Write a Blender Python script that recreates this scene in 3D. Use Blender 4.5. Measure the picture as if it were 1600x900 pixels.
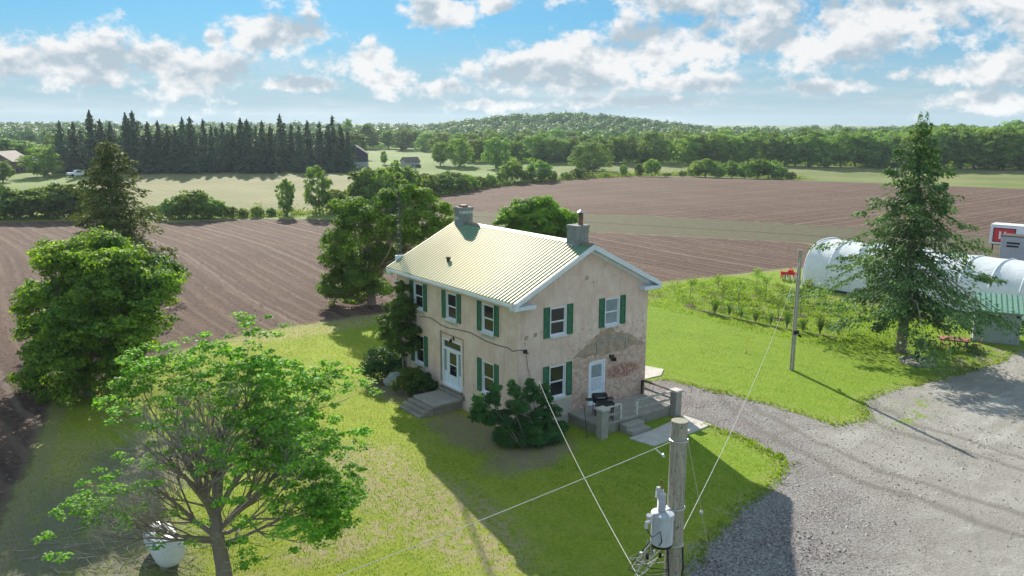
import bpy, bmesh, math, random
import numpy as np
from mathutils import Vector, Matrix
from mathutils.geometry import delaunay_2d_cdt

for o_ in list(bpy.data.objects): bpy.data.objects.remove(o_)
S = bpy.context.scene
COL = S.collection
random.seed(7)
R = math.radians
HAZE = 0.00013

# ------------------------------------------------------------------ camera
CAM = np.array([-23.378, -30.745, 15.289]); YAW, PITCH, ROLL, FPX = 0.6426, -0.1982, 0.0034, 1282.44
_f = np.array([math.sin(YAW)*math.cos(PITCH), math.cos(YAW)*math.cos(PITCH), math.sin(PITCH)])
_r = np.array([math.cos(YAW), -math.sin(YAW), 0.0]); _u = np.cross(_r, _f)
RIGHT = math.cos(ROLL)*_r + math.sin(ROLL)*_u; UP = -math.sin(ROLL)*_r + math.cos(ROLL)*_u; FWD = _f
cd = bpy.data.cameras.new('camera'); cam = bpy.data.objects.new('camera', cd); COL.objects.link(cam)
cd.sensor_width = 36; cd.lens = FPX/1600*36; cd.clip_end = 20000; cd.clip_start = .2
cam.matrix_world = Matrix(((RIGHT[0], UP[0], -FWD[0], CAM[0]), (RIGHT[1], UP[1], -FWD[1], CAM[1]),
                           (RIGHT[2], UP[2], -FWD[2], CAM[2]), (0, 0, 0, 1)))
S.camera = cam
S.render.resolution_x, S.render.resolution_y = 1024, 576

# ------------------------------------------------------------------ light
SUN_EL, SUN_AZ = R(28.1), math.atan2(.3575, .934)          # azimuth measured from +Y towards +X
sd = bpy.data.lights.new('sun', 'SUN'); sd.energy = 3.5; sd.angle = R(.5); sd.color = (1, .93, .80)
sun = bpy.data.objects.new('sun', sd); COL.objects.link(sun)
tosun = Vector((math.sin(SUN_AZ)*math.cos(SUN_EL), math.cos(SUN_AZ)*math.cos(SUN_EL), math.sin(SUN_EL)))
sun.rotation_euler = tosun.to_track_quat('Z', 'Y').to_euler()
S.view_settings.view_transform = 'Standard'; S.view_settings.look = 'None'
S.view_settings.exposure = 1.4; S.view_settings.gamma = 1

# ------------------------------------------------------------------ node helper
class NT:
    def __init__(s, tree): s.t = tree; s.n = tree.nodes; s.l = tree.links
    def new(s, typ, **kw):
        n = s.n.new(typ)
        for k, v in kw.items(): setattr(n, k, v)
        return n
    def put(s, sock, v):
        if isinstance(v, bpy.types.NodeSocket): s.l.new(v, sock)
        elif v is not None:
            if sock.type == 'RGBA' and len(v) == 3: v = (*v, 1)
            sock.default_value = v
    def math(s, op, a, b=None, c=None, clamp=False):
        n = s.new('ShaderNodeMath', operation=op, use_clamp=clamp)
        for i, v in enumerate((a, b, c)):
            if v is not None: s.put(n.inputs[i], v)
        return n.outputs[0]
    def mix(s, fac, a, b, mode='MIX'):
        n = s.new('ShaderNodeMix', data_type='RGBA', blend_type=mode)
        s.put(n.inputs[0], fac); s.put(n.inputs[6], a); s.put(n.inputs[7], b)
        return n.outputs[2]
    def ramp(s, v, lo, hi, a=0., b=1., smooth=True):
        n = s.new('ShaderNodeMapRange', interpolation_type='SMOOTHSTEP' if smooth else 'LINEAR')
        s.put(n.inputs[0], v)
        for i, x in enumerate((lo, hi, a, b)): s.put(n.inputs[i+1], float(x))
        return n.outputs[0]
    def noise(s, vec, scale, detail=4, rough=.55, dist=0., out=0):
        n = s.new('ShaderNodeTexNoise'); s.put(n.inputs['Vector'], vec)
        s.put(n.inputs['Scale'], float(scale)); s.put(n.inputs['Detail'], float(detail))
        s.put(n.inputs['Roughness'], float(rough)); s.put(n.inputs['Distortion'], float(dist))
        return n.outputs[out]
    def vor(s, vec, scale, feature='F1', out=0):
        n = s.new('ShaderNodeTexVoronoi', feature=feature); s.put(n.inputs['Vector'], vec)
        s.put(n.inputs['Scale'], float(scale)); return n.outputs[out]
    def mapping(s, vec, scale=(1, 1, 1), rot=(0, 0, 0), loc=(0, 0, 0)):
        n = s.new('ShaderNodeMapping'); s.put(n.inputs[0], vec)
        s.put(n.inputs[1], loc); s.put(n.inputs[2], rot); s.put(n.inputs[3], scale); return n.outputs[0]
    def attr(s, name, out=2):
        n = s.new('ShaderNodeAttribute', attribute_name=name); return n.outputs[out]
    def xyz(s, vec):
        n = s.new('ShaderNodeSeparateXYZ'); s.put(n.inputs[0], vec); return n.outputs
    def comb(s, x, y, z):
        n = s.new('ShaderNodeCombineXYZ')
        for i, v in enumerate((x, y, z)): s.put(n.inputs[i], v)
        return n.outputs[0]
    def bump(s, h, strength=.5, dist=.05, normal=None):
        n = s.new('ShaderNodeBump'); s.put(n.inputs['Height'], h)
        n.inputs['Strength'].default_value = strength; n.inputs['Distance'].default_value = dist
        if normal is not None: s.put(n.inputs['Normal'], normal)
        return n.outputs[0]

def mat(name, fn):
    m = bpy.data.materials.new(name); m.use_nodes = True
    t = NT(m.node_tree); t.n.clear()
    out = t.new('ShaderNodeOutputMaterial')
    obj = t.new('ShaderNodeTexCoord').outputs['Object']
    r = fn(t, obj)
    if isinstance(r, dict):
        p = t.new('ShaderNodeBsdfPrincipled')
        p.inputs['Specular IOR Level'].default_value = r.pop('spec', .3)
        t.put(p.inputs['Base Color'], r.pop('col')); t.put(p.inputs['Roughness'], r.pop('rough', .7))
        t.put(p.inputs['Metallic'], r.pop('metal', 0.))
        if 'n' in r: t.put(p.inputs['Normal'], r.pop('n'))
        if 'coat' in r: p.inputs['Coat Weight'].default_value = r.pop('coat'); p.inputs['Coat Roughness'].default_value = .2
        if 'trans' in r: p.inputs['Transmission Weight'].default_value = r.pop('trans')
        r = p.outputs[0]
    t.l.new(r, out.inputs[0]); return m

# ------------------------------------------------------------------ world: sky + cumulus clouds
W = bpy.data.worlds.new('World'); S.world = W; W.use_nodes = True
w = NT(W.node_tree); w.n.clear()
wo = w.new('ShaderNodeOutputWorld'); bg = w.new('ShaderNodeBackground')
sky = w.new('ShaderNodeTexSky', sky_type='NISHITA', sun_disc=False)
sky.sun_elevation = SUN_EL; sky.sun_rotation = SUN_AZ; sky.altitude = 200
sky.air_density = 1.0; sky.dust_density = .6; sky.ozone_density = 1.6
gdir = w.new('ShaderNodeTexCoord').outputs['Generated']
dx, dy, dz = w.xyz(gdir)
az = w.math('ARCTAN2', dx, dy)
def pxaz(x): return YAW + math.atan((x-800)/FPX*.985)
def pxel(y): return (192-y)/FPX
CL = [  # cloud banks: azimuth, elevation, half widths (radians)
 (pxaz(455), pxel(66), .050, .017), (pxaz(572), pxel(92), .042, .022), (pxaz(342), pxel(77), .012, .008),
 (pxaz(300), pxel(4), .045, .007), (pxaz(690), pxel(32), .036, .017), (pxaz(775), pxel(22), .018, .008),
 (pxaz(478), pxel(137), .04, .009), (pxaz(325), pxel(125), .045, .022), (pxaz(690), pxel(142), .036, .011),
 (pxaz(620), pxel(128), .03, .009), (pxaz(250), pxel(108), .03, .014), (pxaz(130), pxel(118), .07, .02),
 (pxaz(810), pxel(120), .055, .020), (pxaz(905), pxel(103), .06, .026), (pxaz(1010), pxel(80), .06, .028),
 (pxaz(1130), pxel(75), .09, .028), (pxaz(1290), pxel(62), .12, .036), (pxaz(1130), pxel(12), .08, .026),
 (pxaz(1450), pxel(30), .14, .040), (pxaz(1700), pxel(20), .16, .05), (pxaz(830), pxel(-12), .09, .018),
 (pxaz(1440), pxel(126), .05, .009), (pxaz(1575), pxel(122), .05, .022), (pxaz(1100), pxel(132), .06, .010),
 (pxaz(1290), pxel(140), .05, .008), (pxaz(1540), pxel(160), .05, .010), (pxaz(760), pxel(165), .05, .006), (pxaz(1000), pxel(160), .08, .006)]
env = None
for a0, e0, sa, se in CL:
    u = w.math('DIVIDE', w.math('SUBTRACT', az, a0), sa*1.45)
    v = w.math('DIVIDE', w.math('SUBTRACT', dz, e0), se*1.40)
    q = w.math('ADD', w.math('MULTIPLY', u, u), w.math('MULTIPLY', v, v))
    g = w.math('EXPONENT', w.math('MULTIPLY', q, -1.))
    env = g if env is None else w.math('MAXIMUM', env, g)
def cdens(vec):
    a = w.noise(w.mapping(vec, (1, 1, 1.5)), 13, 4, .55); b = w.noise(w.mapping(vec, (1, 1, 1.35)), 46, 8, .66)
    s_ = w.math('ADD', w.math('MULTIPLY', a, .58), w.math('MULTIPLY', b, .42)); return w.math('MULTIPLY_ADD', s_, 1.75, -.375), a
def shifted(dx_, dy_, dz_):
    n = w.new('ShaderNodeVectorMath', operation='ADD'); w.put(n.inputs[0], gdir); n.inputs[1].default_value = (dx_, dy_, dz_); return n.outputs[0]
dn, sa = cdens(gdir); dn2, _a = cdens(shifted(-.001, .001, .007)); _d, sa3 = cdens(shifted(-.003, .003, .018))
# general scattered field over the whole dome, plus the banks seen in this direction
gen = w.noise(w.mapping(gdir, (1, 1, 2.5)), 3.2, 3, .5)
gen = w.math('MULTIPLY', w.ramp(gen, .42, .60), w.ramp(dz, .14, .24))
cover = w.math('MAXIMUM', env, w.math('MULTIPLY', gen, .8))
dens = w.math('ADD', dn, w.math('MULTIPLY', cover, .42))
alpha = w.ramp(dens, .625, .845)
wisp = w.math('MULTIPLY', w.ramp(w.noise(w.mapping(gdir, (1, 1, 9)), 5, 7, .65), .42, .75), w.ramp(dz, .11, .03))
lit = w.math('ADD', w.math('MULTIPLY', w.math('SUBTRACT', dn, dn2), 1.7), w.math('MULTIPLY', w.math('SUBTRACT', sa, sa3), 4.6))
lit = w.math('ADD', lit, w.math('MULTIPLY', w.math('SUBTRACT', .98, dens), 1.6))
lit = w.ramp(lit, -.26, .52, smooth=False)
sdot = w.new('ShaderNodeVectorMath', operation='DOT_PRODUCT'); w.put(sdot.inputs[0], gdir); sdot.inputs[1].default_value = tuple(tosun)
front = w.ramp(sdot.outputs[1], .75, -.4)
ccol = w.mix(lit, w.mix(front, (1.75, 2.12, 2.40), (3.0, 3.3, 3.7)), w.mix(front, (3.50, 3.50, 3.50), (5.8, 5.6, 5.4)))
skyc = sky.outputs[0]
tint = w.mix(w.ramp(dz, .03, .3, .95, .35), skyc, (.36, 1.25, 2.15), 'MULTIPLY')
tint = w.mix(.93, tint, (.52, 1.34, 1.95))
base = w.mix(w.ramp(dz, .0, .13), (1.65, 2.25, 2.55), tint)
base = w.mix(w.math('MULTIPLY', wisp, .60), base, (2.7, 2.95, 3.1))
fin = w.mix(w.math('MULTIPLY', alpha, .96), base, ccol)
w.put(bg.inputs[0], fin); bg.inputs[1].default_value = .10
w.l.new(bg.outputs[0], wo.inputs[0])

# ------------------------------------------------------------------ terrain height, points from sight lines
def sstep(t): t = np.clip(t, 0, 1); return t*t*(3-2*t)
def hgt(x, y):
    x = np.asarray(x, float); y = np.asarray(y, float)
    h = -1.25*sstep((3-x)/8)*sstep((4-y)/15)*sstep((x+60)/30)
    d = np.hypot(x, y)
    far = sstep((d-50)/60)
    h = h + far*(.55*np.sin(x/27+.6)*np.cos(y/34) + .35*np.sin((x+y)/19))*sstep((1500-d)/900)
    # low wooded hills behind the fields
    for (az_, D, amp, wa, wd) in HILLS:
        cx, cy = CAM[0]+D*math.sin(az_), CAM[1]+D*math.cos(az_)
        rx = (x-cx)*math.cos(az_)-(y-cy)*math.sin(az_); ry = (x-cx)*math.sin(az_)+(y-cy)*math.cos(az_)
        h = h + amp*np.exp(-(rx/wa)**2-(ry/wd)**2)
    return h
HILLS = [(pxaz(850), 770, 10.5, 80, 80), (pxaz(965), 740, 6.0, 75, 80), (pxaz(760), 800, 3.0, 60, 80), (pxaz(600), 900, 3, 260, 90), (pxaz(1450), 800, 1.5, 300, 90),
         (pxaz(200), 850, 2.5, 250, 90), (pxaz(2100), 800, 4, 400, 90), (pxaz(-500), 800, 4, 400, 90)]
def ray(px, py):
    d = FWD+(px-800)/FPX*RIGHT-(py-450)/FPX*UP
    return d
def at(px, py, z=0.):
    """ground point seen at that place of the view (first hit of the terrain)"""
    d = ray(px, py); t = (z-CAM[2])/d[2]
    for _ in range(12):
        P = CAM+t*d; hh = float(hgt(P[0], P[1])); t += .7*((hh+z-P[2])/d[2])
    P = CAM+t*d
    return (float(P[0]), float(P[1]), float(hgt(P[0], P[1])))
def top_h(px, py, b):
    """height above its foot b of something whose top shows at that place"""
    d = ray(px, py); t = ((b[0]-CAM[0])*d[0]+(b[1]-CAM[1])*d[1])/(d[0]**2+d[1]**2)
    return float(CAM[2]+t*d[2]-b[2])
def G(x, y): return float(hgt(x, y))

# ------------------------------------------------------------------ objects
OFF = {}
def props(o, label=None, cat=None, group=None, kind=None):
    if label: o['label'] = label
    if cat: o['category'] = cat
    if group: o['group'] = group
    if kind: o['kind'] = kind
    return o
def thing(name, label, cat, loc=(0, 0, 0), rz=0, group=None):
    o = bpy.data.objects.new(name, None); COL.objects.link(o); o.location = loc; o.rotation_euler = (0, 0, rz)
    o.empty_display_size = .2; OFF[o.name] = Vector(loc)
    return props(o, label, cat, group)
def link(name, me, m, parent=None, local=False, smooth=False):
    o = bpy.data.objects.new(name, me); COL.objects.link(o)
    if m is not None and not me.materials: me.materials.append(m)
    if smooth: me.shade_smooth()
    if parent is not None:
        o.parent = parent
        if not local: o.location = -OFF.get(parent.name, Vector((0, 0, 0)))
    OFF[o.name] = Vector((0, 0, 0))
    return o
def copy_tree(o, loc=None, rz=None, scale=None, label=None, parent=None):
    c = o.copy(); COL.objects.link(c)
    if parent: c.parent = parent
    for ch in KIDS.get(o.name, []): copy_tree(ch, parent=c)
    if loc is not None: c.location = loc
    if rz is not None: c.rotation_euler = (0, 0, rz)
    if scale is not None: c.scale = scale if hasattr(scale, '__len__') else (scale,)*3
    if label: c['label'] = label
    return c
KIDS = {}
def kids(o):
    for ch in bpy.data.objects:
        if ch.parent is o: KIDS.setdefault(o.name, []).append(ch); kids(ch)

class MB:
    def __init__(s): s.v = []; s.f = []
    def add(s, vs, fs):
        n = len(s.v); s.v += [tuple(map(float, p)) for p in vs]; s.f += [tuple(i+n for i in f) for f in fs]; return s
    def hexa(s, c):  # 8 corners: bottom 4 ccw, top 4 ccw
        return s.add(c, [(3, 2, 1, 0), (4, 5, 6, 7), (0, 1, 5, 4), (1, 2, 6, 5), (2, 3, 7, 6), (3, 0, 4, 7)])
    def box(s, x0, x1, y0, y1, z0, z1, rz=0, c=None):
        P = [(x0, y0), (x1, y0), (x1, y1), (x0, y1)]
        if rz:
            c = c or ((x0+x1)/2, (y0+y1)/2); cs, sn = math.cos(rz), math.sin(rz)
            P = [(c[0]+(a-c[0])*cs-(b-c[1])*sn, c[1]+(a-c[0])*sn+(b-c[1])*cs) for a, b in P]
        return s.hexa([(a, b, z0) for a, b in P]+[(a, b, z1) for a, b in P])
    def bar(s, p, q, w_, h_):
        p, q = Vector(p), Vector(q); d = (q-p).normalized()
        sx = d.cross(Vector((0, 0, 1)))
        sx = Vector((1, 0, 0)) if sx.length < 1e-4 else sx.normalized()
        uz = sx.cross(d).normalized(); sx = sx*w_/2; uz = uz*h_/2
        return s.hexa([p-sx-uz, p+sx-uz, q+sx-uz, q-sx-uz, p-sx+uz, p+sx+uz, q+sx+uz, q-sx+uz])
    def tube(s, pts, r, n=8, cap=True):
        pts = [Vector(p) for p in pts]; k = len(pts)
        rs = list(r) if hasattr(r, '__len__') else [r]*k
        base = len(s.v); prev = None
        for i, p in enumerate(pts):
            d = (pts[min(i+1, k-1)]-pts[max(i-1, 0)])
            d = d.normalized() if d.length > 1e-9 else Vector((0, 0, 1))
            if prev is None:
                a = d.orthogonal().normalized()
            else:
                a = prev-d*prev.dot(d); a = a.normalized() if a.length > 1e-6 else d.orthogonal().normalized()
            prev = a; b = d.cross(a)
            for j in range(n):
                t = 2*math.pi*j/n; s.v.append(tuple(p+(a*math.cos(t)+b*math.sin(t))*rs[i]))
        for i in range(k-1):
            for j in range(n):
                a0 = base+i*n+j; a1 = base+i*n+(j+1) % n; s.f.append((a0, a1, a1+n, a0+n))
        if cap:
            s.f.append(tuple(base+j for j in reversed(range(n)))); s.f.append(tuple(base+(k-1)*n+j for j in range(n)))
        return s
    def prism(s, poly, z0, z1):
        n = len(poly)
        return s.add([(x, y, z0) for x, y in poly]+[(x, y, z1) for x, y in poly],
                     [tuple(reversed(range(n))), tuple(range(n, 2*n))]+[(i, (i+1) % n, (i+1) % n+n, i+n) for i in range(n)])
    def lathe(s, prof, n=20, c=(0, 0, 0)):
        base = len(s.v); k = len(prof)
        for r_, z_ in prof:
            for j in range(n):
                t = 2*math.pi*j/n; s.v.append((c[0]+r_*math.cos(t), c[1]+r_*math.sin(t), c[2]+z_))
        for i in range(k-1):
            for j in range(n):
                a0 = base+i*n+j; a1 = base+i*n+(j+1) % n; s.f.append((a0, a1, a1+n, a0+n))
        s.f.append(tuple(base+j for j in reversed(range(n)))); s.f.append(tuple(base+(k-1)*n+j for j in range(n)))
        return s
    def mesh(s, name):
        me = bpy.data.meshes.new(name); me.from_pydata(s.v, [], s.f); me.update(); return me
    def build(s, name, m, parent=None, local=False, smooth=False, bevel=0):
        o = link(name, s.mesh(name), m, parent, local, smooth)
        if bevel:
            b = o.modifiers.new('bevel', 'BEVEL'); b.width = bevel; b.segments = 2; b.limit_method = 'ANGLE'
        return o

def np_mesh(name, V, F, var=None):
    """fast mesh of equal-sized faces; var = one random number per face"""
    V = np.asarray(V, np.float32).reshape(-1, 3); F = np.asarray(F, np.int32); nf, k = F.shape
    me = bpy.data.meshes.new(name)
    me.vertices.add(len(V)); me.vertices.foreach_set('co', V.ravel())
    me.loops.add(nf*k); me.loops.foreach_set('vertex_index', F.ravel())
    me.polygons.add(nf); me.polygons.foreach_set('loop_start', np.arange(0, nf*k, k, dtype=np.int32))
    me.update(calc_edges=True)
    if var is not None:
        a = me.attributes.new('var', 'FLOAT', 'FACE'); a.data.foreach_set('value', np.asarray(var, np.float32))
    return me

# ------------------------------------------------------------------ materials
def m_plain(name, col, rough=.6, metal=0., spec=.3, nz=.12, sc=6., bump=0.):
    def f(t, o):
        n = t.noise(o, sc, 5, .6)
        c = t.mix(t.ramp(n, .3, .7), tuple(x*(1-nz) for x in col), tuple(min(1, x*(1+nz)) for x in col))
        d = dict(col=c, rough=rough, metal=metal, spec=spec)
        if bump: d['n'] = t.bump(t.noise(o, sc*5, 4), bump, .02)
        return d
    return mat(name, f)

def leaf_mat(name, c0, c1, trans=.35, tcol=(1.3, 1.25, .35), rough=.62):
    def f(t, o):
        var = t.attr('var'); info = t.new('ShaderNodeObjectInfo').outputs['Random']
        c = t.mix(var, c0, c1)
        hs = t.new('ShaderNodeHueSaturation'); t.put(hs.inputs['Color'], c)
        t.put(hs.inputs['Hue'], t.ramp(info, 0, 1, .485, .512, False)); t.put(hs.inputs['Value'], t.math('MULTIPLY', t.ramp(t.noise(o, .35, 2), .3, .7, .78, 1.2), t.ramp(info, 0, 1, .70, 1.35, False)))
        c = hs.outputs[0]
        p = t.new('ShaderNodeBsdfPrincipled'); t.put(p.inputs['Base Color'], c); p.inputs['Roughness'].default_value = rough
        p.inputs['Specular IOR Level'].default_value = .12
        tr = t.new('ShaderNodeBsdfTranslucent'); t.put(tr.inputs[0], t.mix(1., c, tcol, 'MULTIPLY'))
        mx = t.new('ShaderNodeMixShader'); mx.inputs[0].default_value = trans
        t.l.new(p.outputs[0], mx.inputs[1]); t.l.new(tr.outputs[0], mx.inputs[2])
        return mx.outputs[0]
    return mat(name, f)
M = {}
M['maple'] = leaf_mat('maple_leaves', (.08, .20, .03), (.25, .40, .05), .46, (1.15, 1.35, .32))
M['maple_dark'] = leaf_mat('dense_maple_leaves', (.04, .13, .035), (.27, .42, .055), .45, (1.5, 1.45, .32))
M['shrub'] = leaf_mat('shrub_leaves', (.08, .17, .04), (.15, .27, .05), .4, (1.4, 1.35, .35))
M['yew'] = leaf_mat('yew_needles', (.03, .10, .03), (.07, .17, .045), .2)
M['far_leaf'] = leaf_mat('far_tree_leaves', (.10, .205, .07), (.27, .41, .10), .45, (1.35, 1.3, .4))
M['far_pale'] = leaf_mat('far_pale_leaves', (.13, .24, .055), (.26, .38, .08), .45, (1.35, 1.3, .4))
M['wood_leaf'] = leaf_mat('distant_wood_leaves', (.07, .145, .06), (.15, .24, .08), .25, (1.2, 1.2, .5))
M['spruce'] = leaf_mat('spruce_needles', (.05, .118, .042), (.145, .225, .07), .24, (1.2, 1.3, .5))
M['spruce_old'] = leaf_mat('old_spruce_needles', (.085, .16, .05), (.22, .30, .085), .3, (1.3, 1.2, .5))
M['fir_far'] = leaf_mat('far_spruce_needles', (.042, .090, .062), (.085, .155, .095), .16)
def bark(t, o):
    n = t.noise(t.mapping(o, (6, 6, 1.2)), 3, 6, .7)
    return dict(col=t.mix(n, (.13, .105, .085), (.36, .31, .26)), rough=.9, n=t.bump(n, .8, .03), spec=.1)
M['bark'] = mat('bark', bark)
M['twig'] = m_plain('bare_twigs', (.40, .365, .32), .9, nz=.3, sc=3)
# ------------------------------------------------------------------ ground sheets
P_DRIVE = [(9.0, 2.6), (11.5, 2.5), (12.9, 2.0), (13.3, .3), (14.0, -3.6), (14.3, -6.3), (14.2, -8.6), (16.2, -9.0), (19.0, -7.2), (22.2, -7.3), (26.9, -7.9), (31.4, -8.3),
           (37, -8.0), (45, -13), (80, -20), (80, -90), (-30, -90), (-24, -42), (-14, -22), (-8, -15.6), (-4.4, -13.0), (-2.7, -12.9), (-.1, -12.2), (2.2, -11.6), (4.9, -11.2),
           (7.1, -10.5), (8.4, -9.3), (8.8, -7.3), (8.8, -5.0), (8.5, -3.0)]
P_SOIL = [(-23, -60), (-22.6, .3), (-21.6, 4.9), (-20.2, 9.4), (-18.6, 16), (-17.6, 19.5), (-13.1, 23.5), (-8.7, 26.3), (-3.1, 28.2), (.9, 28.2), (6.3, 28), (20, 26.3), (33.6, 23.7),
          (36.5, 23.9), (43.9, 22.8), (53.8, 21.3), (58, 15), (60, 0), (62, -20), (86, -20), (82.1, 9.6), (79.5, 15.7), (73.4, 30), (69.8, 36.3), (56.6, 56.2), (49, 68), (42, 84), (33.5, 94.4), (24, 103.4),
          (10.7, 107.1), (.3, 116.6), (-10.8, 120.1), (-45, 122), (-110, 110), (-120, -60)]
P_STRIP = [(42, 84), (49, 68), (56.6, 56.2), (69.8, 36.3), (73.4, 30), (79.5, 15.7), (82.1, 9.6), (86, -20), (110, -25), (103.2, 18), (101.7, 22.5), (85, 47.4), (75, 65.3), (56.8, 87.7), (46, 98)]
P_UPPER = [(33.5, 94.4), (42, 84), (46, 98), (56.8, 87.7), (75, 65.3), (85, 47.4), (101.7, 22.5), (103.2, 18), (110, -25), (215, -30), (203, 25), (194.9, 54.6), (187.7, 82.7), (182, 107.8), (170.5, 132.7),
           (154.5, 143.4), (116.8, 142.3), (88.1, 132.4), (73.7, 122.5), (59.9, 115.2)]
P_PALE = [(8, 126), (24, 112), (36, 104), (58, 124), (75, 160), (92, 193), (60, 217), (32.7, 238), (22, 240), (14, 190)]
P_GREEN = [(118, 150), (157, 149), (175, 138), (190, 108), (197, 82), (204, 54), (230, -60), (360, 30), (300, 97), (268, 128), (255, 158), (224, 178), (190, 181), (140, 196)]
POLYS = dict(drive=P_DRIVE, soil=P_SOIL, strip=P_STRIP, upper=P_UPPER, pale=P_PALE, green=P_GREEN)

def wobble(poly, amp, step, seed, far=60):
    """subdivide a border and let it wander a little near the yard"""
    rnd = random.Random(seed); out = []
    for i in range(len(poly)):
        a, b = poly[i], poly[(i+1) % len(poly)]; L = math.hypot(b[0]-a[0], b[1]-a[1])
        near = math.hypot((a[0]+b[0])/2, (a[1]+b[1])/2) < far
        n = max(1, int(L/(step if near else 8)))
        for k in range(n):
            t = k/n; x, y = a[0]+(b[0]-a[0])*t, a[1]+(b[1]-a[1])*t
            j = amp if (near and k) else 0
            out.append((x+rnd.uniform(-j, j), y+rnd.uniform(-j, j)))
    return out
def inside(poly, X, Y):
    c = np.zeros(len(X), bool); n = len(poly)
    for i in range(n):
        x0, y0 = poly[i]; x1, y1 = poly[(i+1) % n]
        if y0 == y1: continue
        k = ((y0 > Y) != (y1 > Y)) & (X < (x1-x0)*(Y-y0)/(y1-y0)+x0); c ^= k
    return c
def sdist(poly, X, Y):
    d = np.full(len(X), 1e9); n = len(poly)
    for i in range(n):
        x0, y0 = poly[i]; x1, y1 = poly[(i+1) % n]; ex, ey = x1-x0, y1-y0; L = ex*ex+ey*ey+1e-9
        t = np.clip(((X-x0)*ex+(Y-y0)*ey)/L, 0, 1); d = np.minimum(d, np.hypot(X-x0-t*ex, Y-y0-t*ey))
    return np.where(inside(poly, X, Y), d, -d)

WP = {}
# only the drive border wobbles; shared far borders stay shared
WP['drive'] = wobble(P_DRIVE, .16, .8, 3)
WP['soil'] = wobble(P_SOIL, 0, 1.2, 4)
for k in ('strip', 'upper', 'pale', 'green'): WP[k] = wobble(POLYS[k], 0, 6, 5)
pts = []; 
rg = np.random.default_rng(1)
def grid(x0, x1, y0, y1, st, hole=None):
    xs = np.arange(x0, x1+.01, st); ys = np.arange(y0, y1+.01, st); X, Y = np.meshgrid(xs, ys); X = X.ravel(); Y = Y.ravel()
    X = X+rg.uniform(-.2, .2, len(X))*st; Y = Y+rg.uniform(-.2, .2, len(X))*st
    if hole: k = ~((X > hole[0]) & (X < hole[1]) & (Y > hole[2]) & (Y < hole[3])); X, Y = X[k], Y[k]
    return list(zip(X.tolist(), Y.tolist()))
h1 = (-32, 50, -32, 32); pts += grid(*h1, 1.25)
h2 = (-120, 260, -60, 260); pts += grid(*h2, 6, h1)
h3 = (-900, 1300, -700, 1400); pts += grid(*h3, 40, h2)
pts += grid(-7000, 7000, -7000, 7000, 700, h3)
edges = []; ev = []
for nm, pl in WP.items():
    b = len(pts); pts += pl; n = len(pl); edges += [(b+i, b+(i+1) % n) for i in range(n)]
vs, _, fs, _, _, _ = delaunay_2d_cdt([Vector(p) for p in pts], edges, [], 0, 1e-4)
VX = np.array([(v.x, v.y) for v in vs]); FT = np.array([tuple(f) for f in fs if len(f) == 3], np.int32)
cen = VX[FT].mean(axis=1)
a_, b_, c_ = VX[FT[:, 0]], VX[FT[:, 1]], VX[FT[:, 2]]
area = (b_[:, 0]-a_[:, 0])*(c_[:, 1]-a_[:, 1])-(b_[:, 1]-a_[:, 1])*(c_[:, 0]-a_[:, 0])
FT[area < 0] = FT[area < 0][:, ::-1]
VZ = hgt(VX[:, 0], VX[:, 1])
SD = {k: np.clip(sdist(WP[k], VX[:, 0], VX[:, 1]), -60, 60) for k in WP}
yardp = [(-35, -90), (90, -90), (90, -10), (70, -12), (64, 5), (60, 24), (20, 30), (-3, 30), (-20, 24), (-26, 0)]
x_, y_ = VX[:, 0], VX[:, 1]
FUR = x_+1.6*np.sin(y_/17)+.8*np.sin(y_/31+x_/40)+(np.clip(-x_-5, 0, 60)*.0)
FURU = (y_*.995+x_*.05)+5*np.sin(x_/45)
FURS = (x_*math.cos(R(29.4))+y_*math.sin(R(29.4)))
left = np.ones(len(cen), bool); reg = {}
for nm in ('drive', 'soil', 'strip', 'upper', 'pale', 'green'):
    k = inside(WP[nm], cen[:, 0], cen[:, 1]) & left; reg[nm] = k; left &= ~k
reg['yard'] = inside(yardp, cen[:, 0], cen[:, 1]) & left; left &= ~reg['yard']; reg['rest'] = left

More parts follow.
